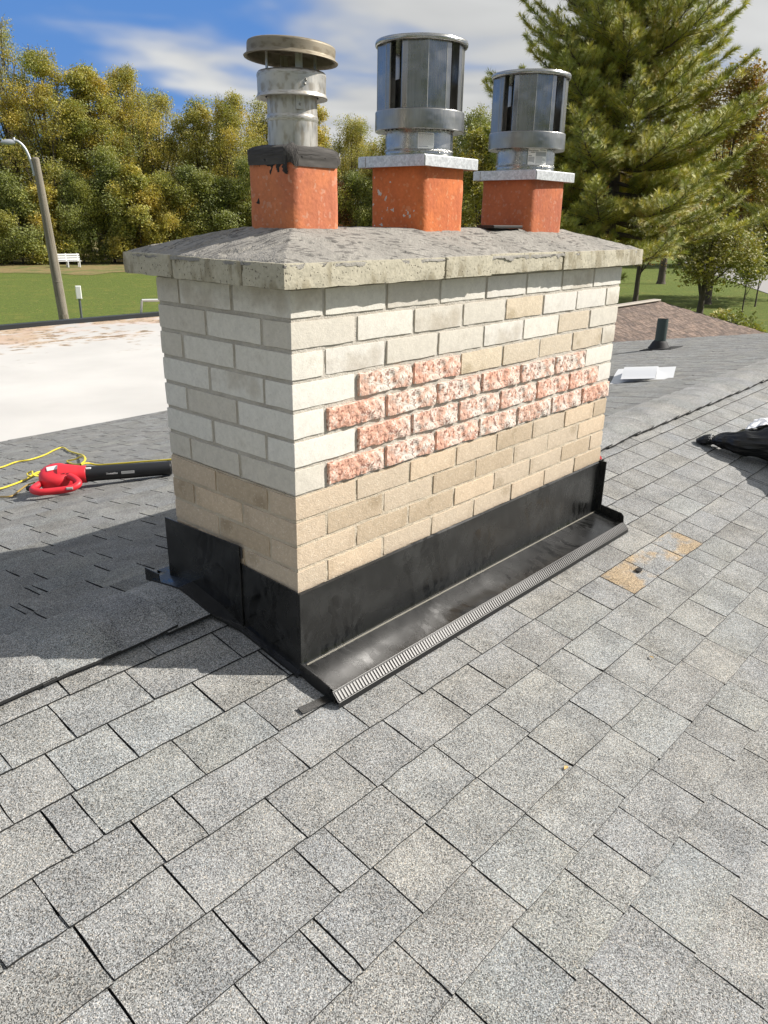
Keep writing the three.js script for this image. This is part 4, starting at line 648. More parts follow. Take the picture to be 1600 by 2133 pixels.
// a broadleaf tree: forked trunk, limbs reaching into uneven lobes of leaf sprays
function broadleaf(name, label, group, px, D, o) {
  const R = rng(o.seed), [bx, bz] = Array.isArray(px) ? px : bearing(px, D); const t = thing(name, label, 'tree', [bx, GROUND, bz], 0, group); const H = o.h, W = o.w, wood = [];
  const lobes = []; const nl = o.lobes ?? 15; const cb = o.base ?? 0.3;
  for (let i = 0; i < nl; i++) { const f = (i + 0.5) / nl, y = lerp(cb, 0.93, f) * H, env = Math.sin(Math.PI * clamp(lerp(0.30, 0.97, f), 0, 1)) ** 0.7, a = i * 2.4 + R() * 0.9, rr = W * env * (0.25 + 0.62 * R()); lobes.push({ c: V(Math.cos(a) * rr, y + (R() - 0.5) * H * 0.06, Math.sin(a) * rr), r: W * (0.30 + 0.20 * R()) * (o.lr ?? 1) * (f > 0.8 ? 0.75 : 1) }); }
  const lean = V((R() - 0.5) * 0.08 * H, 0, (R() - 0.5) * 0.08 * H); const spine = (f) => V(lean.x * f * f, f * H * 0.86, lean.z * f * f); const tr = (o.trunk ?? 0.018) * H;
  wood.push(limb([0, 0.02, 0.12, 0.3, 0.5, 0.72, 1].map(spine), [1.35, 1.05, 0.92, 0.74, 0.52, 0.3, 0.08].map((k) => k * tr)));
  for (const L of lobes) { const f0 = clamp(L.c.y / H * 0.8 - 0.12 - R() * 0.1, 0.10, 0.85), s = spine(f0), e = L.c.clone().addScaledVector(V(0, 1, 0), L.r * 0.3), m = s.clone().lerp(e, 0.5).add(V((R() - 0.5) * 0.5, -0.02 * H + R() * 0.4, (R() - 0.5) * 0.5)); const r0 = tr * 0.42 * (1 - f0); wood.push(limb([s, m, e], [r0, r0 * 0.62, r0 * 0.2], 5)); for (let k = 0; k < (o.twigs ?? 4); k++) { const d = V(R() - 0.5, R() * 0.9 - 0.1, R() - 0.5).normalize().multiplyScalar(L.r * (0.8 + 0.5 * R())); wood.push(limb([m.clone().lerp(e, 0.4 + 0.5 * R()), e.clone().addScaledVector(d, 0.55).add(V(0, 0.1, 0)), e.clone().add(d)], [r0 * 0.32, r0 * 0.2, 0.006], 4)); } }
  mesh('trunk', join(wood), barkMat, t);
  const per = Math.round((o.n ?? 2600) / nl), N = per * nl; const geo = (o.fine ? clumpFine : clumps)[o.seed % (o.fine ? 2 : 3)]; const im = new THREE.InstancedMesh(geo, LM, N); im.name = 'crown'; im.castShadow = im.receiveShadow = true; im.userData.kind = 'stuff'; const M = new THREE.Matrix4(), col = new THREE.Color(), q = new THREE.Quaternion(), e = new THREE.Euler(); let n = 0;
  for (const L of lobes) { const tone = R(); for (let i = 0; i < per; i++) { const d = V(R() - 0.5, R() - 0.5, R() - 0.5).normalize(), rr = L.r * Math.pow(R(), 0.45) * (0.75 + 0.6 * vn3(d.x * 2 + L.c.x, d.y * 2 + L.c.y, d.z * 2 + L.c.z, o.seed)); const p = L.c.clone().add(V(d.x * rr, d.y * rr * 0.85, d.z * rr)); e.set((R() - 0.5) * 0.8, R() * 6.28, (R() - 0.5) * 0.8); q.setFromEuler(e); const s = (o.size ?? 1) * (0.65 + 0.7 * R()); M.compose(p, q, V(s, s, s)); im.setMatrixAt(n, M); const k = clamp(tone * 0.55 + R() * 0.5 - 0.03), P = o.pal; const ci = k * (P.length - 1), i0 = Math.floor(ci), i1 = Math.min(i0 + 1, P.length - 1), ff = ci - i0, sh = 0.75 + 0.5 * R(); col.setRGB(lerp(P[i0][0], P[i1][0], ff) * sh, lerp(P[i0][1], P[i1][1], ff) * sh, lerp(P[i0][2], P[i1][2], ff) * sh); im.setColorAt(n, col); n++; } }
  t.add(im); return t;
}
const warmed = (P, k) => P.map((q) => [q[0] * k * 1.16, q[1] * k, q[2] * k * 0.9]);
const YG = warmed([[0.10, 0.145, 0.022], [0.19, 0.20, 0.030], [0.29, 0.25, 0.035]], 2.1), DG = warmed([[0.060, 0.088, 0.014], [0.105, 0.135, 0.018], [0.16, 0.17, 0.024]], 2.2), OL = warmed([[0.105, 0.135, 0.028], [0.18, 0.195, 0.040], [0.25, 0.235, 0.05]], 2.2), RD = warmed([[0.17, 0.085, 0.025], [0.28, 0.12, 0.03], [0.22, 0.17, 0.035]], 1.3), GO = warmed([[0.20, 0.17, 0.02], [0.32, 0.25, 0.03], [0.36, 0.24, 0.03]], 1.3);
{
  const tall = [ // px, distance, height, half width, palette, leaves
    [-190, 82, 19, 4.2, OL, 2000], [-60, 80, 19.4, 4.2, OL, 2000], [45, 84, 20.6, 3.9, OL, 1150], [120, 79, 17.6, 3.6, YG, 2800], [205, 80, 16.9, 3.7, YG, 3200], [285, 82, 17.2, 3.6, YG, 3000], [345, 85, 16.0, 3.3, OL, 1600], [425, 82, 14.6, 3.5, OL, 2100], [490, 80, 15.2, 3.4, YG, 2600], [565, 83, 14.8, 3.5, OL, 2200], [650, 84, 14.5, 3.7, YG, 2500], [735, 86, 13.8, 3.6, OL, 2200], [820, 84, 12.6, 3.6, YG, 2400], [905, 82, 12.6, 3.5, OL, 2300], [985, 78, 14.0, 3.6, DG, 2600], [1075, 82, 14.5, 3.8, DG, 2500], [1160, 84, 14, 3.8, OL, 2500], [1250, 86, 13, 4, OL, 2200], [1340, 84, 13, 4, OL, 2200], [1430, 86, 13, 4, YG, 2200], [1520, 90, 14, 4, OL, 2200], [1610, 92, 14, 4, OL, 2000], [1700, 92, 14, 4, OL, 2000]];
  const ORD = ['first', 'second', 'third', 'fourth', 'fifth', 'sixth', 'seventh', 'eighth', 'ninth', 'tenth', 'eleventh', 'twelfth', 'thirteenth', 'fourteenth', 'fifteenth']; const nth = {}; const ordinal = (k) => ORD[nth[k] = (nth[k] ?? -1) + 1];
  tall.forEach(([px, D, h, w, pal, n], i) => broadleaf('wood_edge_tree', `${pal === DG ? 'dark green tree behind the vents' : pal === YG ? 'tall yellow green tree of the far wood' : 'thin olive leaved tree of the far wood'}, ${ordinal(pal === DG ? 'd' : pal === YG ? 'y' : 'o')} of these from the left`, pal === DG ? 'dark trees of the far wood' : pal === YG ? 'yellow green trees of the far wood' : 'olive trees of the far wood', px, D, { seed: 1000 + i, h, w: w * 1.14, pal, n: Math.round(n * 1.3), base: 0.26, lobes: 40, lr: 0.72, twigs: 4, size: 0.92 }));
  const low = [[-120, 74], [-30, 75], [35, 74], [100, 75], [165, 74.5], [230, 75], [290, 74], [350, 75], [410, 74.5], [470, 75], [530, 75], [600, 76], [670, 76], [740, 76], [810, 76], [880, 75], [950, 74]];
  low.forEach(([px, D], i) => { const pal = i === 6 ? YG : i === 12 || i === 11 ? RD : i % 4 === 3 ? YG : DG; const lab = { y: ['yellow green bush at the foot of the far wood', 'yellow green bushes of the far wood'], r: ['rusty orange leaved bush at the foot of the far wood', 'rusty bushes of the far wood'], d: ['dark green understorey bush at the foot of the far wood', 'dark bushes of the far wood'] }[pal === RD ? 'r' : pal === YG ? 'y' : 'd']; broadleaf('understorey_bush', `${lab[0]}, ${ordinal(lab[0])} from the left`, lab[1], px, D, { seed: 1400 + i, h: 6.0 + 3.4 * hash3(i, 3, 1) + (pal === RD ? 1.5 : 0), w: 2.7, pal, n: 2100, base: 0.06, lobes: 13, twigs: 3, trunk: 0.012 }); });
  // back of the wood, seen only as gaps filled between the front trees
  const mid = [[-150, 92], [-40, 94], [70, 95], [180, 96], [300, 97], [400, 96], [520, 98], [640, 98], [760, 99], [880, 98], [1000, 97]];
  mid.forEach(([px, D], i) => broadleaf('wood_edge_tree', `shaded tree deeper inside the far wood, ${ordinal('m')} of these from the left`, 'trees deeper in the far wood', px, D, { seed: 1600 + i, h: px < 380 ? 15.5 : 12.5, w: 5, pal: DG, n: 1900, base: 0.12, lobes: 14, twigs: 2, size: 1.25 }));
}
// white pine: whorls of limbs with side twigs that carry tufts of long needles
function tuftGeo(seed, n, len) {
  const R = rng(seed), b = new MB(); for (let i = 0; i < n; i++) { const a = R() * 6.28, op = 0.15 + R() * 1.25, l = len * (0.7 + 0.45 * R()), d = V(Math.sin(op) * Math.cos(a), Math.cos(op), Math.sin(op) * Math.sin(a)), s = V(-Math.sin(a), (R() - 0.5) * 0.6, Math.cos(a)).normalize().multiplyScalar(0.0048), o = V(0, -R() * len * 0.6, 0), e = o.clone().addScaledVector(d, l).add(V(0, 0, 0)); const m = o.clone().addScaledVector(d, l * 0.55); b.tri(o.toArray(), m.clone().add(s).toArray(), e.toArray()); b.tri(o.toArray(), e.toArray(), m.clone().sub(s).toArray()); }
  return b.geo();
}
const tufts = [tuftGeo(1, 40, 0.15), tuftGeo(2, 42, 0.16), tuftGeo(3, 38, 0.145)]; const needleMat = new THREE.MeshPhysicalMaterial({ color: 0xffffff, roughness: 0.6, transmission: 0.35, thickness: 0 });
function pine(label, px, D, o) {
  const R = rng(o.seed), [bx, bz] = bearing(px, D), t = thing('pine_tree', label, 'tree', [bx, GROUND, bz]); const wood = [], mats = []; const M = new THREE.Matrix4(), q = new THREE.Quaternion(); const H = o.h, cols = []; const upv = V(0, 1, 0);
  wood.push(limb([0, 0.1, 0.3, 0.55, 0.8, 1].map((f) => V(0.06 * Math.sin(f * 5), f * H, 0.05 * Math.sin(f * 4 + 1))), [0.21, 0.19, 0.15, 0.10, 0.055, 0.01], 9));
  const tuft = (p, d, toned) => { q.setFromUnitVectors(upv, d); const s = 0.8 + 0.5 * R(); M.compose(p, q, V(s, s, s)); mats.push(M.clone()); const k = R(); const c = toned > 0.80 && k < 0.6 ? [0.50, 0.40, 0.08] : k < 0.38 ? [0.28, 0.32, 0.045] : k < 0.72 ? [0.42, 0.43, 0.055] : [0.54, 0.50, 0.08]; const sh = 0.8 + 0.45 * R(); cols.push(c.map((x) => x * sh)); };
  for (let y = o.y0; y < H - 0.15; y += o.gap * (0.8 + 0.4 * R()) * lerp(1, 0.75, y / H)) {
    const f = (y - o.y0) / (H - o.y0), Lm = o.prof(f), nb = 4 + Math.floor(R() * 3), a0 = R() * 6.28;
    for (let b = 0; b < nb; b++) {
      const az = a0 + b / nb * 6.28 + (R() - 0.5) * 0.5; if (o.skip && o.skip(az, y)) continue; const L = Lm * (0.72 + 0.45 * R()) * (o.long ? o.long(az, f) : 1), hd = V(Math.cos(az), 0, Math.sin(az)), sag = lerp(-0.10, 0.42, f) + (R() - 0.5) * 0.18;
      const pos = (s) => V(hd.x * L * s, y + L * (sag * s - 0.16 * s * (1 - s) * 1.6 + 0.20 * s * s * s), hd.z * L * s); const r0 = 0.012 + 0.011 * L; wood.push(limb([0, 0.25, 0.5, 0.75, 1].map(pos), [1, 0.8, 0.55, 0.3, 0.1].map((k) => k * r0), 5));
      const ns = Math.max(4, Math.round(L * 7.5)); const side = V(-hd.z, 0, hd.x);
      for (let k = 0; k < ns; k++) { const s = lerp(0.10, 1, (k + R() * 0.7) / ns), base = pos(Math.min(s, 1)), sg = k % 2 ? 1 : -1, tl = Math.min(1, Math.max(0.16, (1.02 - s) * 0.62 * L * (0.6 + 0.6 * R()))); const dir = hd.clone().multiplyScalar(0.75 + 0.25 * R()).addScaledVector(side, sg * (0.55 + 0.5 * R())).add(V(0, 0.12 + 0.35 * R() + 0.2 * f, 0)).normalize(); const tip = base.clone().addScaledVector(dir, tl).add(V(0, 0.05, 0)); wood.push(limb([base, tip], [0.008 + 0.004 * tl, 0.004], 3)); const nt = Math.max(2, Math.round(tl / 0.11)); for (let w = 0; w < nt; w++) { const u = (w + 0.5 + R() * 0.5) / nt; tuft(base.clone().lerp(tip, u).add(V((R() - 0.5) * 0.07, R() * 0.05, (R() - 0.5) * 0.07)), dir.clone().add(V((R() - 0.5) * 1.3, R() * 1.1, (R() - 0.5) * 1.3)).normalize(), s < 0.5 ? R() : 0); } }
      for (let k = 0; k < 4; k++) tuft(pos(1 - k * 0.025), hd.clone().add(V((R() - 0.5) * 0.5, 0.5 + 0.4 * R(), (R() - 0.5) * 0.5)).normalize(), 0);
    }
  }
  for (let k = 0; k < 10; k++) tuft(V(0, H - k * 0.05, 0), V((R() - 0.5), 1, R() - 0.5).normalize(), 0);
  mesh('trunk', join(wood), barkMat, t); const im = new THREE.InstancedMesh(tufts[o.seed % 3], needleMat, mats.length); im.name = 'crown'; im.userData.kind = 'stuff'; im.castShadow = im.receiveShadow = true; const c = new THREE.Color(); mats.forEach((m, i) => { im.setMatrixAt(i, m); c.setRGB(...cols[i]); im.setColorAt(i, c); }); t.add(im); return t;
}
pine('large white pine with tiered yellow green limbs behind the right flue', 1268, 23.5, { seed: 7, h: 14.0, y0: 2.2, skip: (az, y) => y < 3.3 && Math.cos(az - 0.84) > -0.1, gap: 0.36, prof: (f) => lerp(4.5, 0.3, Math.pow(f, 1.1)) });
pine('white pine at the right edge with a long dark diagonal limb', 1850, 31, { seed: 10, h: 9.6, y0: 4.4, gap: 0.6, prof: (f) => lerp(5.2, 0.3, f) });
// trees beyond the brown roof
broadleaf('lawn_tree', 'small forked tree standing on the lawn beyond the brown roof', undefined, 1488, 37, { seed: 1801, h: 4.5, w: 2.0, pal: [...DG, [0.22, 0.19, 0.03]], n: 1100, base: 0.46, lobes: 13, trunk: 0.036, fine: true, twigs: 5 });
broadleaf('young_tree', 'thin young staked tree on the lawn near the road', undefined, 1580, 40, { seed: 1803, h: 3.1, w: 0.75, pal: DG, n: 200, base: 0.52, lobes: 8, trunk: 0.013, fine: true });
broadleaf('young_tree', 'thin young tree on the lawn, right of the staked one', undefined, 1606, 46, { seed: 1805, h: 3.5, w: 0.85, pal: DG, n: 220, base: 0.50, lobes: 8, trunk: 0.013, fine: true });
broadleaf('autumn_tree', 'rusty brown leaved tree between the two pines', undefined, 1500, 46, { seed: 1807, h: 11.5, w: 3.4, pal: [RD[0], OL[1], GO[0], RD[1]], n: 2400, base: 0.42, lobes: 15, fine: true, twigs: 6, size: 1.2 });
broadleaf('autumn_tree', 'golden leaved tree low behind the large pine', undefined, 1345, 42, { seed: 1809, h: 7.6, w: 3.0, pal: GO, n: 1700, base: 0.40, lobes: 12, fine: true, size: 1.2 });
broadleaf('autumn_tree', 'sparse leaved tree rising behind the pine at the right', undefined, 1395, 60, { seed: 1811, h: 14.6, w: 3.4, pal: [OL[0], OL[1], RD[0]], n: 900, base: 0.55, lobes: 14, fine: true, twigs: 8, size: 1.0 });
broadleaf('autumn_tree', 'dark green tree at the right edge behind the lawn', undefined, 1640, 50, { seed: 1813, h: 9.5, w: 3.6, pal: [...DG, RD[2]], n: 2200, base: 0.35, lobes: 14, fine: true, size: 1.2 });
broadleaf('autumn_tree', 'dark green tree between middle and right vents', undefined, 1000, 44, { seed: 1815, h: 8.8, w: 2.4, pal: [...DG, GO[0]], n: 2000, base: 0.25, lobes: 13, fine: true, size: 1.1 });
[[1478, 22.5, 'low pine like shrub at the brown roof corner'], [1545, 24, 'leafy shrub right of the brown roof corner'], [1590, 21, 'large leaved shrub at the right edge beside the brown roof']].forEach(([px, D, l], i) => broadleaf('garden_shrub', l, undefined, px, D, { seed: 1830 + i, h: 1.75 + (i === 2 ? 0.2 : 0), w: 0.85, pal: i === 1 ? [DG[1], YG[1], OL[1]] : DG, n: 420, base: 0.2, lobes: 8, fine: true, size: 0.8, trunk: 0.012 }));

// unseen trees added behind the camera to darken the reflections in the vent metal
[[-16, 14, 10.5], [-22, 8, 11], [-10, 20, 10], [-3, 23, 9.5], [-25, 1, 12], [4, 27, 9], [-18, 21, 12]].forEach(([x, z, h], i) => broadleaf('added_tree', `unseen green tree added behind the camera to darken vent reflections, ${['first', 'second', 'third', 'fourth', 'fifth', 'sixth', 'seventh'][i]} of the row`, 'trees added behind the camera for the vent reflections', [x, z], 0, { seed: 1900 + i, h, w: 3.4, pal: DG, n: 1300, base: 0.2, lobes: 14, twigs: 2, size: 1.25 }));

// ---------------------------------------------------------------- lamp, bench, marker, ladder
{
  const [x, z] = bearing(110, 25.5); const t = thing('street_lamp', 'tall concrete lamp post with curved arm beside the lawn', 'lamp post', [x, GROUND, z]);
  t.rotation.order = 'YXZ'; const con = bm(slabTex, 0.50, 0.47, 0.44, 0.004); const F = Math.atan2(-1.07 - x, 1.22 - z);
  mesh('post', lathe([[0.15, 0], [0.142, 1.2], [0.140, 1.22], [0.136, 2.5], [0.095, 5.44], [0.085, 5.48], [0.0005, 5.50]], 24), con, t); mesh('joint_ring', lathe([[0.136, 2.13], [0.143, 2.14], [0.143, 2.16], [0.136, 2.17]], 24), con, t);
  t.quaternion.setFromAxisAngle(V(Math.sin(F), 0, Math.cos(F)), 0.045); const right = V(Math.cos(F), 0, -Math.sin(F)), L = (s, y) => right.clone().multiplyScalar(s).setY(y).toArray(); const al = new THREE.MeshStandardMaterial({ color: 0xb9bcbf, roughness: 0.45, metalness: 0.5 });
  mesh('arm', tube([L(-0.10, 5.02), L(-0.13, 5.36), L(-0.24, 5.74), L(-0.40, 5.90), L(-0.54, 5.88)], 0.038, 30, 10), al, t);
  const hd = lathe([[0.0005, 0.34], [0.06, 0.30], [0.10, 0.18], [0.11, 0.05], [0.085, -0.10], [0.04, -0.16], [0.0005, -0.17]], 20); hd.scale(0.72, 0.78, 0.45); hd.rotateZ(Math.PI / 2); hd.rotateY(F); hd.translate(...L(-0.55, 5.87)); const head = mesh('lamp_head', hd, al, t); mesh('photocell', at(lathe([[0.03, 0], [0.03, 0.07], [0.0005, 0.08]], 12), ...L(-0.46, 5.91)), al, head);
}
{
  const [x, z] = bearing(129, 69); const F = Math.atan2(-1.07 - x, 1.22 - z) + 0.25; const t = thing('park_bench', 'white slatted park bench at the edge of the wood', 'bench', [x, GROUND + 0.02, z], F); const wm = new THREE.MeshStandardMaterial({ color: 0xd9d9d6, roughness: 0.7 });
  for (let k = 0; k < 3; k++) mesh('seat_slat', at(cbox(2.1, 0.05, 0.12, 0.01), 0, 0.47, 0.18 - k * 0.15), wm, t); for (let k = 0; k < 3; k++) mesh('back_slat', at(cbox(2.1, 0.13, 0.045, 0.01), 0, 0.60 + k * 0.17, -0.22 - k * 0.045, -0.22), wm, t);
  for (const q of [-0.9, 0, 0.9]) { const s = new THREE.Shape([[0.26, 0], [0.16, 0], [0.14, 0.36], [-0.16, 0.36], [-0.22, 0], [-0.32, 0], [-0.24, 0.44], [-0.38, 1.03], [-0.31, 1.05], [-0.17, 0.445], [0.26, 0.445]].map((p) => new THREE.Vector2(...p))); const g = new THREE.ExtrudeGeometry(s, { depth: 0.08, bevelEnabled: false }); g.rotateY(-Math.PI / 2); g.translate(q + 0.04, 0, 0); mesh('leg', boxUV(g), wm, t); }
}
{
  const [x, z] = bearing(145, 30.5); const t = thing('marker_post', 'thin grey marker post with a white reflector plate on the lawn', 'marker', [x, GROUND, z], -0.5);
  mesh('post', lathe([[0.042, 0], [0.042, 1.62], [0.0005, 1.63]], 10), new THREE.MeshStandardMaterial({ color: 0x6c7072, roughness: 0.5, metalness: 0.5 }), t); mesh('reflector', at(cbox(0.19, 0.46, 0.06, 0.02), 0, 1.40, 0.03), new THREE.MeshStandardMaterial({ color: 0xeeeeea, roughness: 0.5 }), t);
}
{ // ladder leaning on the far edge of the flat roof
  const t = thing('ladder', 'white topped aluminium ladder leaning at the flat roof edge', 'ladder', [6.80, GROUND, -11.86]); const am = new THREE.MeshStandardMaterial({ color: 0xcfd0cc, roughness: 0.45, metalness: 0.35 }); const H = 2.56, lean = 0.16; const top = V(0, H, 0.0), foot = V(0.0, 0, -0.75);
  const ux = V(0.90, 0, 0.43); for (const s of [0, 1]) { const o = ux.clone().multiplyScalar(s * 0.42); mesh('stile', tube([foot.clone().add(o), foot.clone().lerp(top, 0.5).add(o), top.clone().add(o)], 0.022, 4, 8), am, t); }
  for (let k = 0; k < 9; k++) { const f = 0.09 + k * 0.113, p = foot.clone().lerp(top, f); mesh('rung', tube([p, p.clone().addScaledVector(ux, 0.42)], 0.016, 2, 8), am, t); } { const p = foot.clone().lerp(top, 0.885); mesh('rung', tube([p, p.clone().addScaledVector(ux, 0.42)], 0.018, 2, 8), am, t); } mesh('top_bar', tube([top, top.clone().addScaledVector(ux, 0.42)], 0.021, 2, 8), am, t);
}

// ---------------------------------------------------------------- things on the roof
const onBack = (x, z, h = 0) => V(x, backY(z) + h, z);
{ // plumbing vent
  const t = thing('plumbing_vent', 'grey plastic plumbing vent pipe in black boot on back slope', 'vent pipe', [6.86, backY(-2.05), -2.05]); const pm = new THREE.MeshStandardMaterial({ color: 0x33403d, roughness: 0.5 });
  mesh('pipe', lathe([[0.055, -0.02], [0.055, 0.31], [0.047, 0.31], [0.047, 0.1]], 24), pm, t); mesh('boot', lathe([[0.115, 0.012], [0.10, 0.03], [0.075, 0.075], [0.062, 0.09], [0.056, 0.092]], 24), new THREE.MeshStandardMaterial({ color: 0x141414, roughness: 0.7 }), t); mesh('flange', at(cbox(0.30, 0.008, 0.34, 0.002), 0, 0.012, 0.02, -Math.atan(SB)), new THREE.MeshStandardMaterial({ color: 0x1b1b1c, roughness: 0.7 }), t);
}
{ // old sheet metal roof vent lying loose
  const t = thing('loose_roof_vent', 'loose shiny sheet metal roof vent hood lying on the back slope', 'vent hood', [4.40, backY(-1.15) + 0.008, -1.15], 0.35); t.scale.set(0.78, 0.6, 0.78); const wm = new THREE.MeshStandardMaterial({ color: new THREE.Color().setRGB(0.62, 0.63, 0.64), roughness: 0.5, metalness: 0.1 });
  const pl = new MB(), Q = (x, z) => [x, 0.02 + 0.018 * Math.sin(x * 6) + 0.02 * (z + 0.2) + SB * z * 0.9, z]; const nx = 10, nz = 8; for (let i = 0; i < nx; i++) for (let j = 0; j < nz; j++) { const a = lerp(-0.36, 0.46, i / nx), b = lerp(-0.36, 0.46, (i + 1) / nx), c = lerp(-0.24, 0.30, j / nz), d = lerp(-0.24, 0.30, (j + 1) / nz); pl.quad(Q(a, c), Q(a, d), Q(b, d), Q(b, c), [a, c], [a, d], [b, d], [b, c]); }
  mesh('base_plate', pl.geo(1), wm, t);
  const hd = new MB(), NH = 14, HP = (i, z) => { const f = i / NH, x = lerp(-0.27, 0.20, f); return [x, 0.055 + 0.085 * Math.pow(Math.sin(Math.PI * clamp(f * 0.86 + 0.02)), 1.6) * (1 - 0.9 * step(0.72, 1.0, f)) + SB * z * 0.9, z]; };
  for (let i = 0; i < NH; i++) { const u = i / NH, w = (i + 1) / NH; hd.quad(HP(i, 0.15), HP(i + 1, 0.15), HP(i + 1, -0.15), HP(i, -0.15), [u, 0], [w, 0], [w, 1], [u, 1]); if (i > 4) { const lo = (q) => [q[0], 0.03 + SB * q[2] * 0.9, q[2]]; for (const z of [0.15, -0.15]) hd.quad(HP(i, z), lo(HP(i, z)), lo(HP(i + 1, z)), HP(i + 1, z), [0, 0], [0, 0], [0, 0], [0, 0]); } }
  mesh('hood', hd.geo(1.0), wm, t); mesh('edge_flange', at(cbox(0.62, 0.03, 0.003, 0.001), 0.01, 0.045, 0.262, 0.3, 0, 0), wm, t);
}
{ // red reel beside the chimney
  const t = thing('red_reel', 'small red plastic reel standing just right of the chimney', 'reel', [1.93, 0, -0.21]); const red = new THREE.MeshPhysicalMaterial({ color: new THREE.Color().setRGB(0.62, 0.02, 0.03), roughness: 0.35, clearcoat: 0.3 });
  const y = frontY(-0.21) + 0.078; const disc = (s) => { const g = lathe([[0.0005, 0], [0.055, 0], [0.062, 0.004], [0.062, 0.010], [0.055, 0.014], [0.03, 0.02], [0.0005, 0.02]], 32); g.rotateZ(-Math.PI / 2 * s); return g; };
  t.position.set(1.885, frontY(-0.21) + 0.045, -0.21); t.rotation.y = 0.45; t.scale.setScalar(0.5); mesh('flange', at(disc(1), 0.02, 0, 0), red, t); mesh('flange', at(disc(-1), -0.025, 0, 0), red, t); const hub = lathe([[0.03, -0.025], [0.03, 0.02]], 24); hub.rotateZ(-Math.PI / 2); mesh('hub', hub, new THREE.MeshStandardMaterial({ color: 0xd8d4cc, roughness: 0.6 }), t); mesh('foot', at(cbox(0.10, 0.010, 0.04, 0.003), -0.02, -0.060, 0), new THREE.MeshStandardMaterial({ color: 0x181818, roughness: 0.6 }), t);
}
{ // leaf blower lying on the back slope; local x towards the nozzle
  const a = V(0.605, 0, -2.262), e = V(0.946, 0, -2.007); a.y = backY(a.z) + 0.072; e.y = backY(e.z) + 0.044; const dx = V().subVectors(e, a), len = dx.length(); dx.normalize(); const up0 = V(0, 1, -SB).normalize(); const dz = V().crossVectors(dx, up0).normalize(), dy = V().crossVectors(dz, dx);
  const t = thing('leaf_blower', 'red electric leaf blower with black tube lying on the shingles', 'leaf blower'); t.matrix.makeBasis(dx, dy, dz).setPosition(a); t.matrix.decompose(t.position, t.quaternion, t.scale);
  const red = new THREE.MeshPhysicalMaterial({ color: new THREE.Color().setRGB(0.62, 0.018, 0.03), roughness: 0.48, clearcoat: 0.15, clearcoatRoughness: 0.4, bumpMap: sheetBump, bumpScale: 0.001 }), blk = new THREE.MeshStandardMaterial({ color: 0x17181a, roughness: 0.48, roughnessMap: galvRough }); blk.roughness = 1.0;
  const tb = lathe([[0.036, 0.0], [0.0385, 0.004], [0.0385, 0.05], [0.037, 0.055], [0.036, len * 0.6], [0.0345, len - 0.004], [0.0335, len], [0.031, len], [0.031, 0.02]], 36); tb.rotateZ(-Math.PI / 2); const nozzle = mesh('blower_tube', tb, blk, t);
  const cv = document.createElement('canvas'); cv.width = 1024; cv.height = 128; const g = cv.getContext('2d'); g.fillStyle = '#17181a'; g.fillRect(0, 0, 1024, 128); g.fillStyle = '#e4e4e2'; g.font = 'bold 84px sans-serif'; g.fillText('Homelite', 30, 92); g.fillStyle = '#b9bab8'; g.fillRect(520, 18, 420, 92); g.fillStyle = '#5c5d5c'; g.fillRect(540, 34, 380, 22); g.fillStyle = '#8b8c8a'; g.fillRect(540, 70, 380, 14); const ct = new THREE.CanvasTexture(cv); ct.colorSpace = THREE.SRGBColorSpace;
  const sb = new MB(), N = 6, r = 0.0366, x0 = 0.115, x1 = 0.265, camDir = Math.PI * 0.5; for (let k = 0; k < N; k++) { const A = 0.10 + k / N * 0.50, B = 0.10 + (k + 1) / N * 0.50; const P = (x, an) => [x, -Math.sin(an) * r + 0.012, Math.cos(an) * r]; const pA = (x, an) => [x, Math.sin(0.35 - an) * r, Math.cos(0.35 - an) * r]; sb.quad(pA(x0, A), pA(x0, B), pA(x1, B), pA(x1, A), [0, 1 - k / N], [0, 1 - (k + 1) / N], [1, 1 - (k + 1) / N], [1, 1 - k / N]); } mesh('lettering', sb.geo(1), new THREE.MeshStandardMaterial({ map: ct, roughness: 0.5 }), nozzle).userData.label = 'white maker lettering on the tube';
  mesh('latch', at(cbox(0.026, 0.010, 0.014, 0.003), 0.038, 0.030, 0.020), new THREE.MeshStandardMaterial({ color: 0xd9d9d6, roughness: 0.5 }), nozzle);
  // housing: volute scroll lofted from rings around the fan axis (local y, tipped to the viewer)
  const body = new MB(), NA = 40, prof = [[0.30, 0.048], [0.62, 0.046], [0.84, 0.040], [0.96, 0.026], [1.0, 0.008], [1.0, -0.010], [0.95, -0.03], [0.80, -0.046], [0.5, -0.052]]; const rad = (q) => 0.074 + 0.022 * (q / NA); const ring = prof.map(([s, y]) => Array.from({ length: NA + 1 }, (_, k) => { const an = -0.6 - k / NA * 6.283, rr = rad(k % NA) * s; return [Math.cos(an) * rr - 0.115, y - 0.006, Math.sin(an) * rr]; }));
  for (let j = 0; j + 1 < prof.length; j++) for (let k = 0; k < NA; k++) body.quad(ring[j][k], ring[j + 1][k], ring[j + 1][k + 1], ring[j][k + 1], [0, 0], [0, 0], [0, 0], [0, 0]); for (let k = 0; k < NA; k++) { body.tri([-0.115, 0.046, 0], ring[0][k], ring[0][k + 1]); body.tri([-0.115, -0.058, 0], ring[prof.length - 1][k + 1], ring[prof.length - 1][k]); }
  const hb = body.geo(0.9); hb.translate(0.115, 0, 0); hb.rotateX(0.42); hb.translate(-0.115, 0, 0); const hous = mesh('housing', hb, red, t);
  const neck = lathe([[0.060, -0.10], [0.054, -0.055], [0.046, -0.015], [0.0425, 0.004], [0.0425, 0.022], [0.038, 0.024]], 30); neck.rotateZ(-Math.PI / 2); mesh('outlet_neck', neck, red, t);
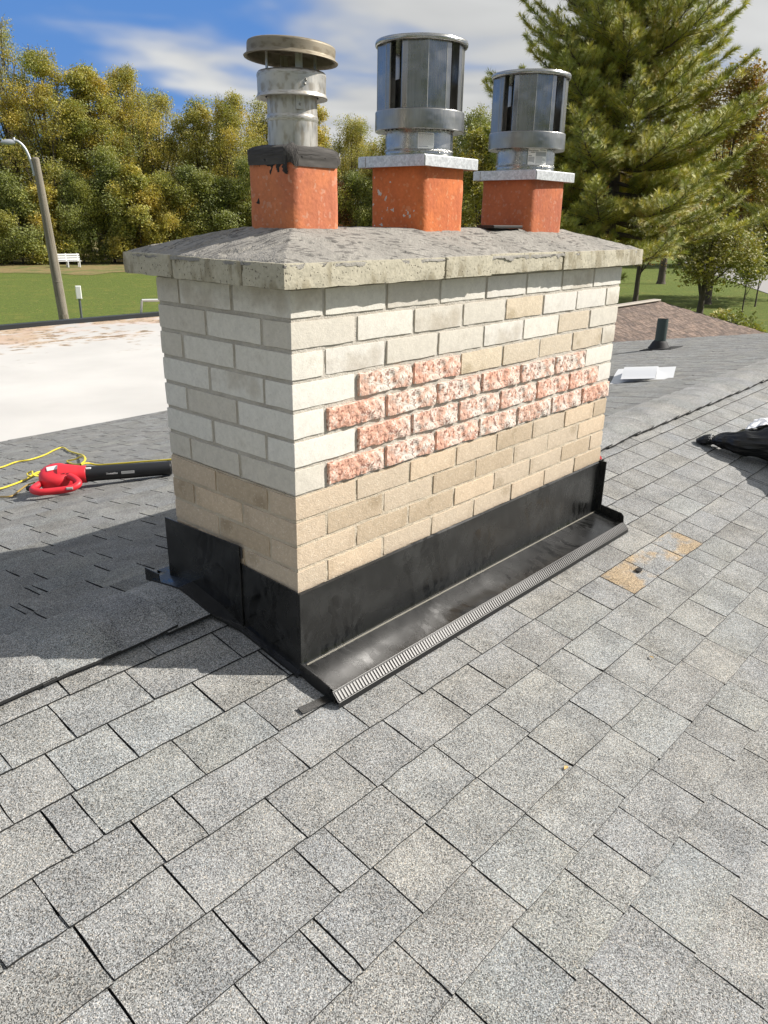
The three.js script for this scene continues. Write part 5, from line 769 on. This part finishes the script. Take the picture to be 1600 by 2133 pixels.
  for (const [x, z, s] of [[-0.115, -0.05, 0], [-0.150, -0.045, 0.2], [-0.085, -0.052, -0.2]]) mesh('moulded_rib', at(cbox(0.12, 0.007, 0.007, 0.003), x + 0.01, 0.050 - 0.018, z - 0.014, 0.4, s, 0), red, hous);
  for (let k = 0; k < 6; k++) mesh('dark_slot_box', at(cbox(0.018, 0.003, 0.004, 0.001), -0.075 + (k % 2) * 0.024, 0.031 - Math.floor(k / 2) * 0.006, 0.028 + Math.floor(k / 2) * 0.014, 0.42, 0.15, 0), blk, hous);  // thin black boxes paint in the dark of open cooling slots
  mesh('rating_plate', at(cbox(0.058, 0.003, 0.034, 0.001), -0.125, 0.0435, 0.012, 0.42, 0.25, 0), new THREE.MeshStandardMaterial({ map: (() => { const c2 = document.createElement('canvas'); c2.width = 256; c2.height = 160; const q = c2.getContext('2d'); q.fillStyle = '#d6d6d2'; q.fillRect(0, 0, 256, 160); q.fillStyle = '#555'; for (let k = 0; k < 6; k++) q.fillRect(20, 20 + k * 22, 90 + 110 * hash3(k, 2, 2), 9); q.fillStyle = '#a33'; q.fillRect(130, 96, 90, 40); const tt = new THREE.CanvasTexture(c2); tt.colorSpace = THREE.SRGBColorSpace; return tt; })(), roughness: 0.4 }), hous).userData.label = 'silver rating plate';
  const H = (x, y, z) => [x, y, z]; const hp = [H(-0.185, -0.022, 0.045), H(-0.205, -0.036, 0.115), H(-0.17, -0.042, 0.155), H(-0.09, -0.042, 0.158), H(-0.02, -0.036, 0.148), H(0.005, -0.022, 0.125), H(-0.012, -0.006, 0.095), H(-0.045, 0.006, 0.06)]; const hg = tube(hp, 0.0165, 60, 12); mesh('handle', hg, red, t); mesh('switch', at(cbox(0.03, 0.012, 0.016, 0.003), -0.03, -0.034, 0.164, 0, 0.15, 0), new THREE.MeshStandardMaterial({ color: 0x9a9a98, roughness: 0.4 }), t); mesh('plug_end', tube([H(-0.20, -0.03, 0.10), H(-0.235, -0.034, 0.085)], 0.013, 3, 10), blk, t);
}
{ // yellow extension cord
  const P = (x, z, h = 0.008) => onBack(x, z, h + 0.004); const px = (u, v, h = 0.008) => { const n = V(0, 1, -SB), d = V((u - 800) / 1599.54, (1066.5 - v) / 1599.54, -1).applyQuaternion(camera.quaternion), c = YR - SB * ZR + h + 0.006; const tt = (c - n.dot(camera.position)) / n.dot(d); return camera.position.clone().addScaledVector(d, tt); };
  const r = 0.0052, gs = []; gs.push(tube([px(-60, 985), px(0, 974), px(35, 962), px(60, 958), px(92, 948), px(112, 938), px(128, 932), px(145, 940), px(165, 946), px(172, 948, 0.02), px(178, 957, 0.03), px(170, 966, 0.03), px(150, 966, 0.01), px(140, 960), px(155, 957, 0.02), px(172, 950, 0.05), px(176, 960, 0.05), px(168, 968, 0.05), px(185, 965, 0.02), px(200, 968), px(240, 966), px(290, 962), px(357, 957), px(420, 950)], r, 220, 7));
  gs.push(tube([px(-60, 1030), px(0, 1018), px(25, 1010), px(55, 998), px(80, 986), px(90, 983, 0.01), px(78, 984, 0.03), px(62, 992, 0.03), px(58, 986, 0.03), px(66, 982, 0.04), px(70, 990, 0.03), px(90, 992, 0.01)], r, 120, 7));
  single('extension_cord', join(gs), new THREE.MeshStandardMaterial({ color: new THREE.Color().setRGB(0.62, 0.50, 0.04), roughness: 0.5 }), 'yellow extension cord tangled round the leaf blower', 'cord');
  single('power_lead', tube([px(-60, 1036), px(0, 1035), px(22, 1034), px(40, 1022), px(58, 1010), px(72, 1005, 0.02)], 0.0045, 50, 7), new THREE.MeshStandardMaterial({ color: new THREE.Color().setRGB(0.30, 0.20, 0.05), roughness: 0.5 }), 'thin brown power lead running to the blower handle', 'cord');
}
{ // black plastic bag, tied at its tip
  const J = [[2.74, -0.885, -0.09, 0.022], [2.752, -0.868, -0.045, 0.034], [2.757, -0.866, -0.02, 0.026], [2.765, -0.858, 0.03, 0.05], [2.79, -0.852, 0.14, 0.078], [2.88, -0.83, 0.30, 0.12], [3.04, -0.72, 0.55, 0.24], [3.12, -0.64, 0.85, 0.32], [3.16, -0.68, 1.15, 0.27], [3.2, -0.8, 1.38, 0.06]]; const c = new THREE.CatmullRomCurve3(J.map((q) => V(q[0], q[1], q[2]))); const NS = 110, NR = 48, rows = [];
  for (let i = 0; i <= NS; i++) { const f = i / NS, k = Math.min(J.length - 2, Math.floor(f * (J.length - 1))), g = f * (J.length - 1) - k, r = lerp(J[k][3], J[k + 1][3], sm(g)), p = c.getPoint(f), d = c.getTangent(f), s = V(0, 1, 0).cross(d).normalize(), u = V().crossVectors(d, s), row = []; for (let q = 0; q <= NR; q++) { const a = (q % NR) / NR * 6.2832; const fold = (fbm(f * 26, Math.cos(a) * 1.6 + 5, 3, 971) - 0.5) * 0.30 + (Math.pow(1 - Math.abs(2 * vn(Math.cos(a) * 4 + f * 3, Math.sin(a) * 4 + f * 7, 977) - 1), 4) - 0.3) * 0.12; let rr = r * (1 + fold); const pt = p.clone().addScaledVector(s, Math.cos(a) * rr * 1.05).addScaledVector(u, Math.sin(a) * rr * 0.8); pt.y = Math.max(pt.y, frontY(pt.z) + 0.012); row.push(pt.toArray()); } rows.push(row); }
  const b = new MB(); for (let i = 0; i < NS; i++) for (let q = 0; q < NR; q++) b.quad(rows[i][q], rows[i + 1][q], rows[i + 1][q + 1], rows[i][q + 1], [q / 20, i / 40], [q / 20, i / 40 + 0.02], [q / 20 + 0.05, i / 40 + 0.02], [q / 20 + 0.05, i / 40]);
  const t = thing('plastic_bag', 'bulging black plastic bag tied at its tip at the right edge', 'bag'); mesh('sack', b.geo(0.9), new THREE.MeshPhysicalMaterial({ color: 0x0b0c0e, roughness: 0.30, specularIntensity: 0.9, bumpMap: gray(512, (u, v) => fbm(u * 12, v * 12, 5, 983, 12), 1), bumpScale: 0.006 }), t);
  const tw = tube([[2.762, -0.838, -0.03], [2.785, -0.866, -0.03], [2.755, -0.893, -0.03], [2.730, -0.866, -0.03]], 0.005, 30, 6, true); mesh('tie', tw, new THREE.MeshStandardMaterial({ color: 0x8d8d8a, roughness: 0.6 }), t);
  // crumpled white sheet on top
  const w = new MB(), n = 14, Q = (i, j) => { const x = 2.80 + i / n * 0.16 + j / n * 0.04, z = 0.10 + j / n * 0.22; return [x, -0.800 + (i / n) * 0.02 + 0.12 * (j / n) * 0.6 + (fbm(i * 0.5, j * 0.5, 3, 991) - 0.5) * 0.07, z]; }; for (let i = 0; i < n; i++) for (let j = 0; j < n; j++) w.quad(Q(i, j), Q(i, j + 1), Q(i + 1, j + 1), Q(i + 1, j), [0, 0], [0, 0], [0, 0], [0, 0]); single('white_wrapper', w.geo(), new THREE.MeshStandardMaterial({ color: 0xe9eaec, roughness: 0.5 }), 'crumpled white plastic wrapper lying on the black bag', 'wrapper');
}
{ // small litter on the shingles
  const tarLump = new THREE.IcosahedronGeometry(0.011, 2); { const p = tarLump.attributes.position; for (let i = 0; i < p.count; i++) { const x = p.getX(i), y = p.getY(i), z = p.getZ(i), k = 0.7 + 0.8 * vn3(x * 140, y * 140, z * 140, 3); p.setXYZ(i, x * k * 1.2, y * k * 0.45, z * k * 0.8); } tarLump.computeVertexNormals(); }
  const m = single('tar_lump', strip(tarLump), tarMat, 'dark lump of tar on the rust stained shingle right of the flashing', 'debris'); m.position.set(1.26, -0.911 - S * 0.299 + 0.012, 0.299);
  const leafG = new MB(); leafG.tri([-0.009, 0.002, 0], [0.001, 0.0035, 0.005], [0.010, 0.001, 0]); leafG.tri([-0.009, 0.002, 0], [0.010, 0.001, 0], [0, 0.005, -0.005]); const lg = leafG.geo();
  [[0.265, 0.605, 'tan'], [0.835, 0.55, 'tan']].forEach(([x, w], i) => { const z = w / Math.hypot(1, S); const q = single('dry_leaf', lg, new THREE.MeshStandardMaterial({ color: new THREE.Color().setRGB(0.48, 0.34, 0.14), roughness: 0.9 }), i ? 'tiny dry leaf on the shingles towards the right' : 'tiny dry leaf in the shingle joint below the flashing', 'leaf'); q.position.set(x, -0.911 - S * z + 0.009, z); q.rotation.y = i * 1.3; });
}
renderer.render(scene, camera);
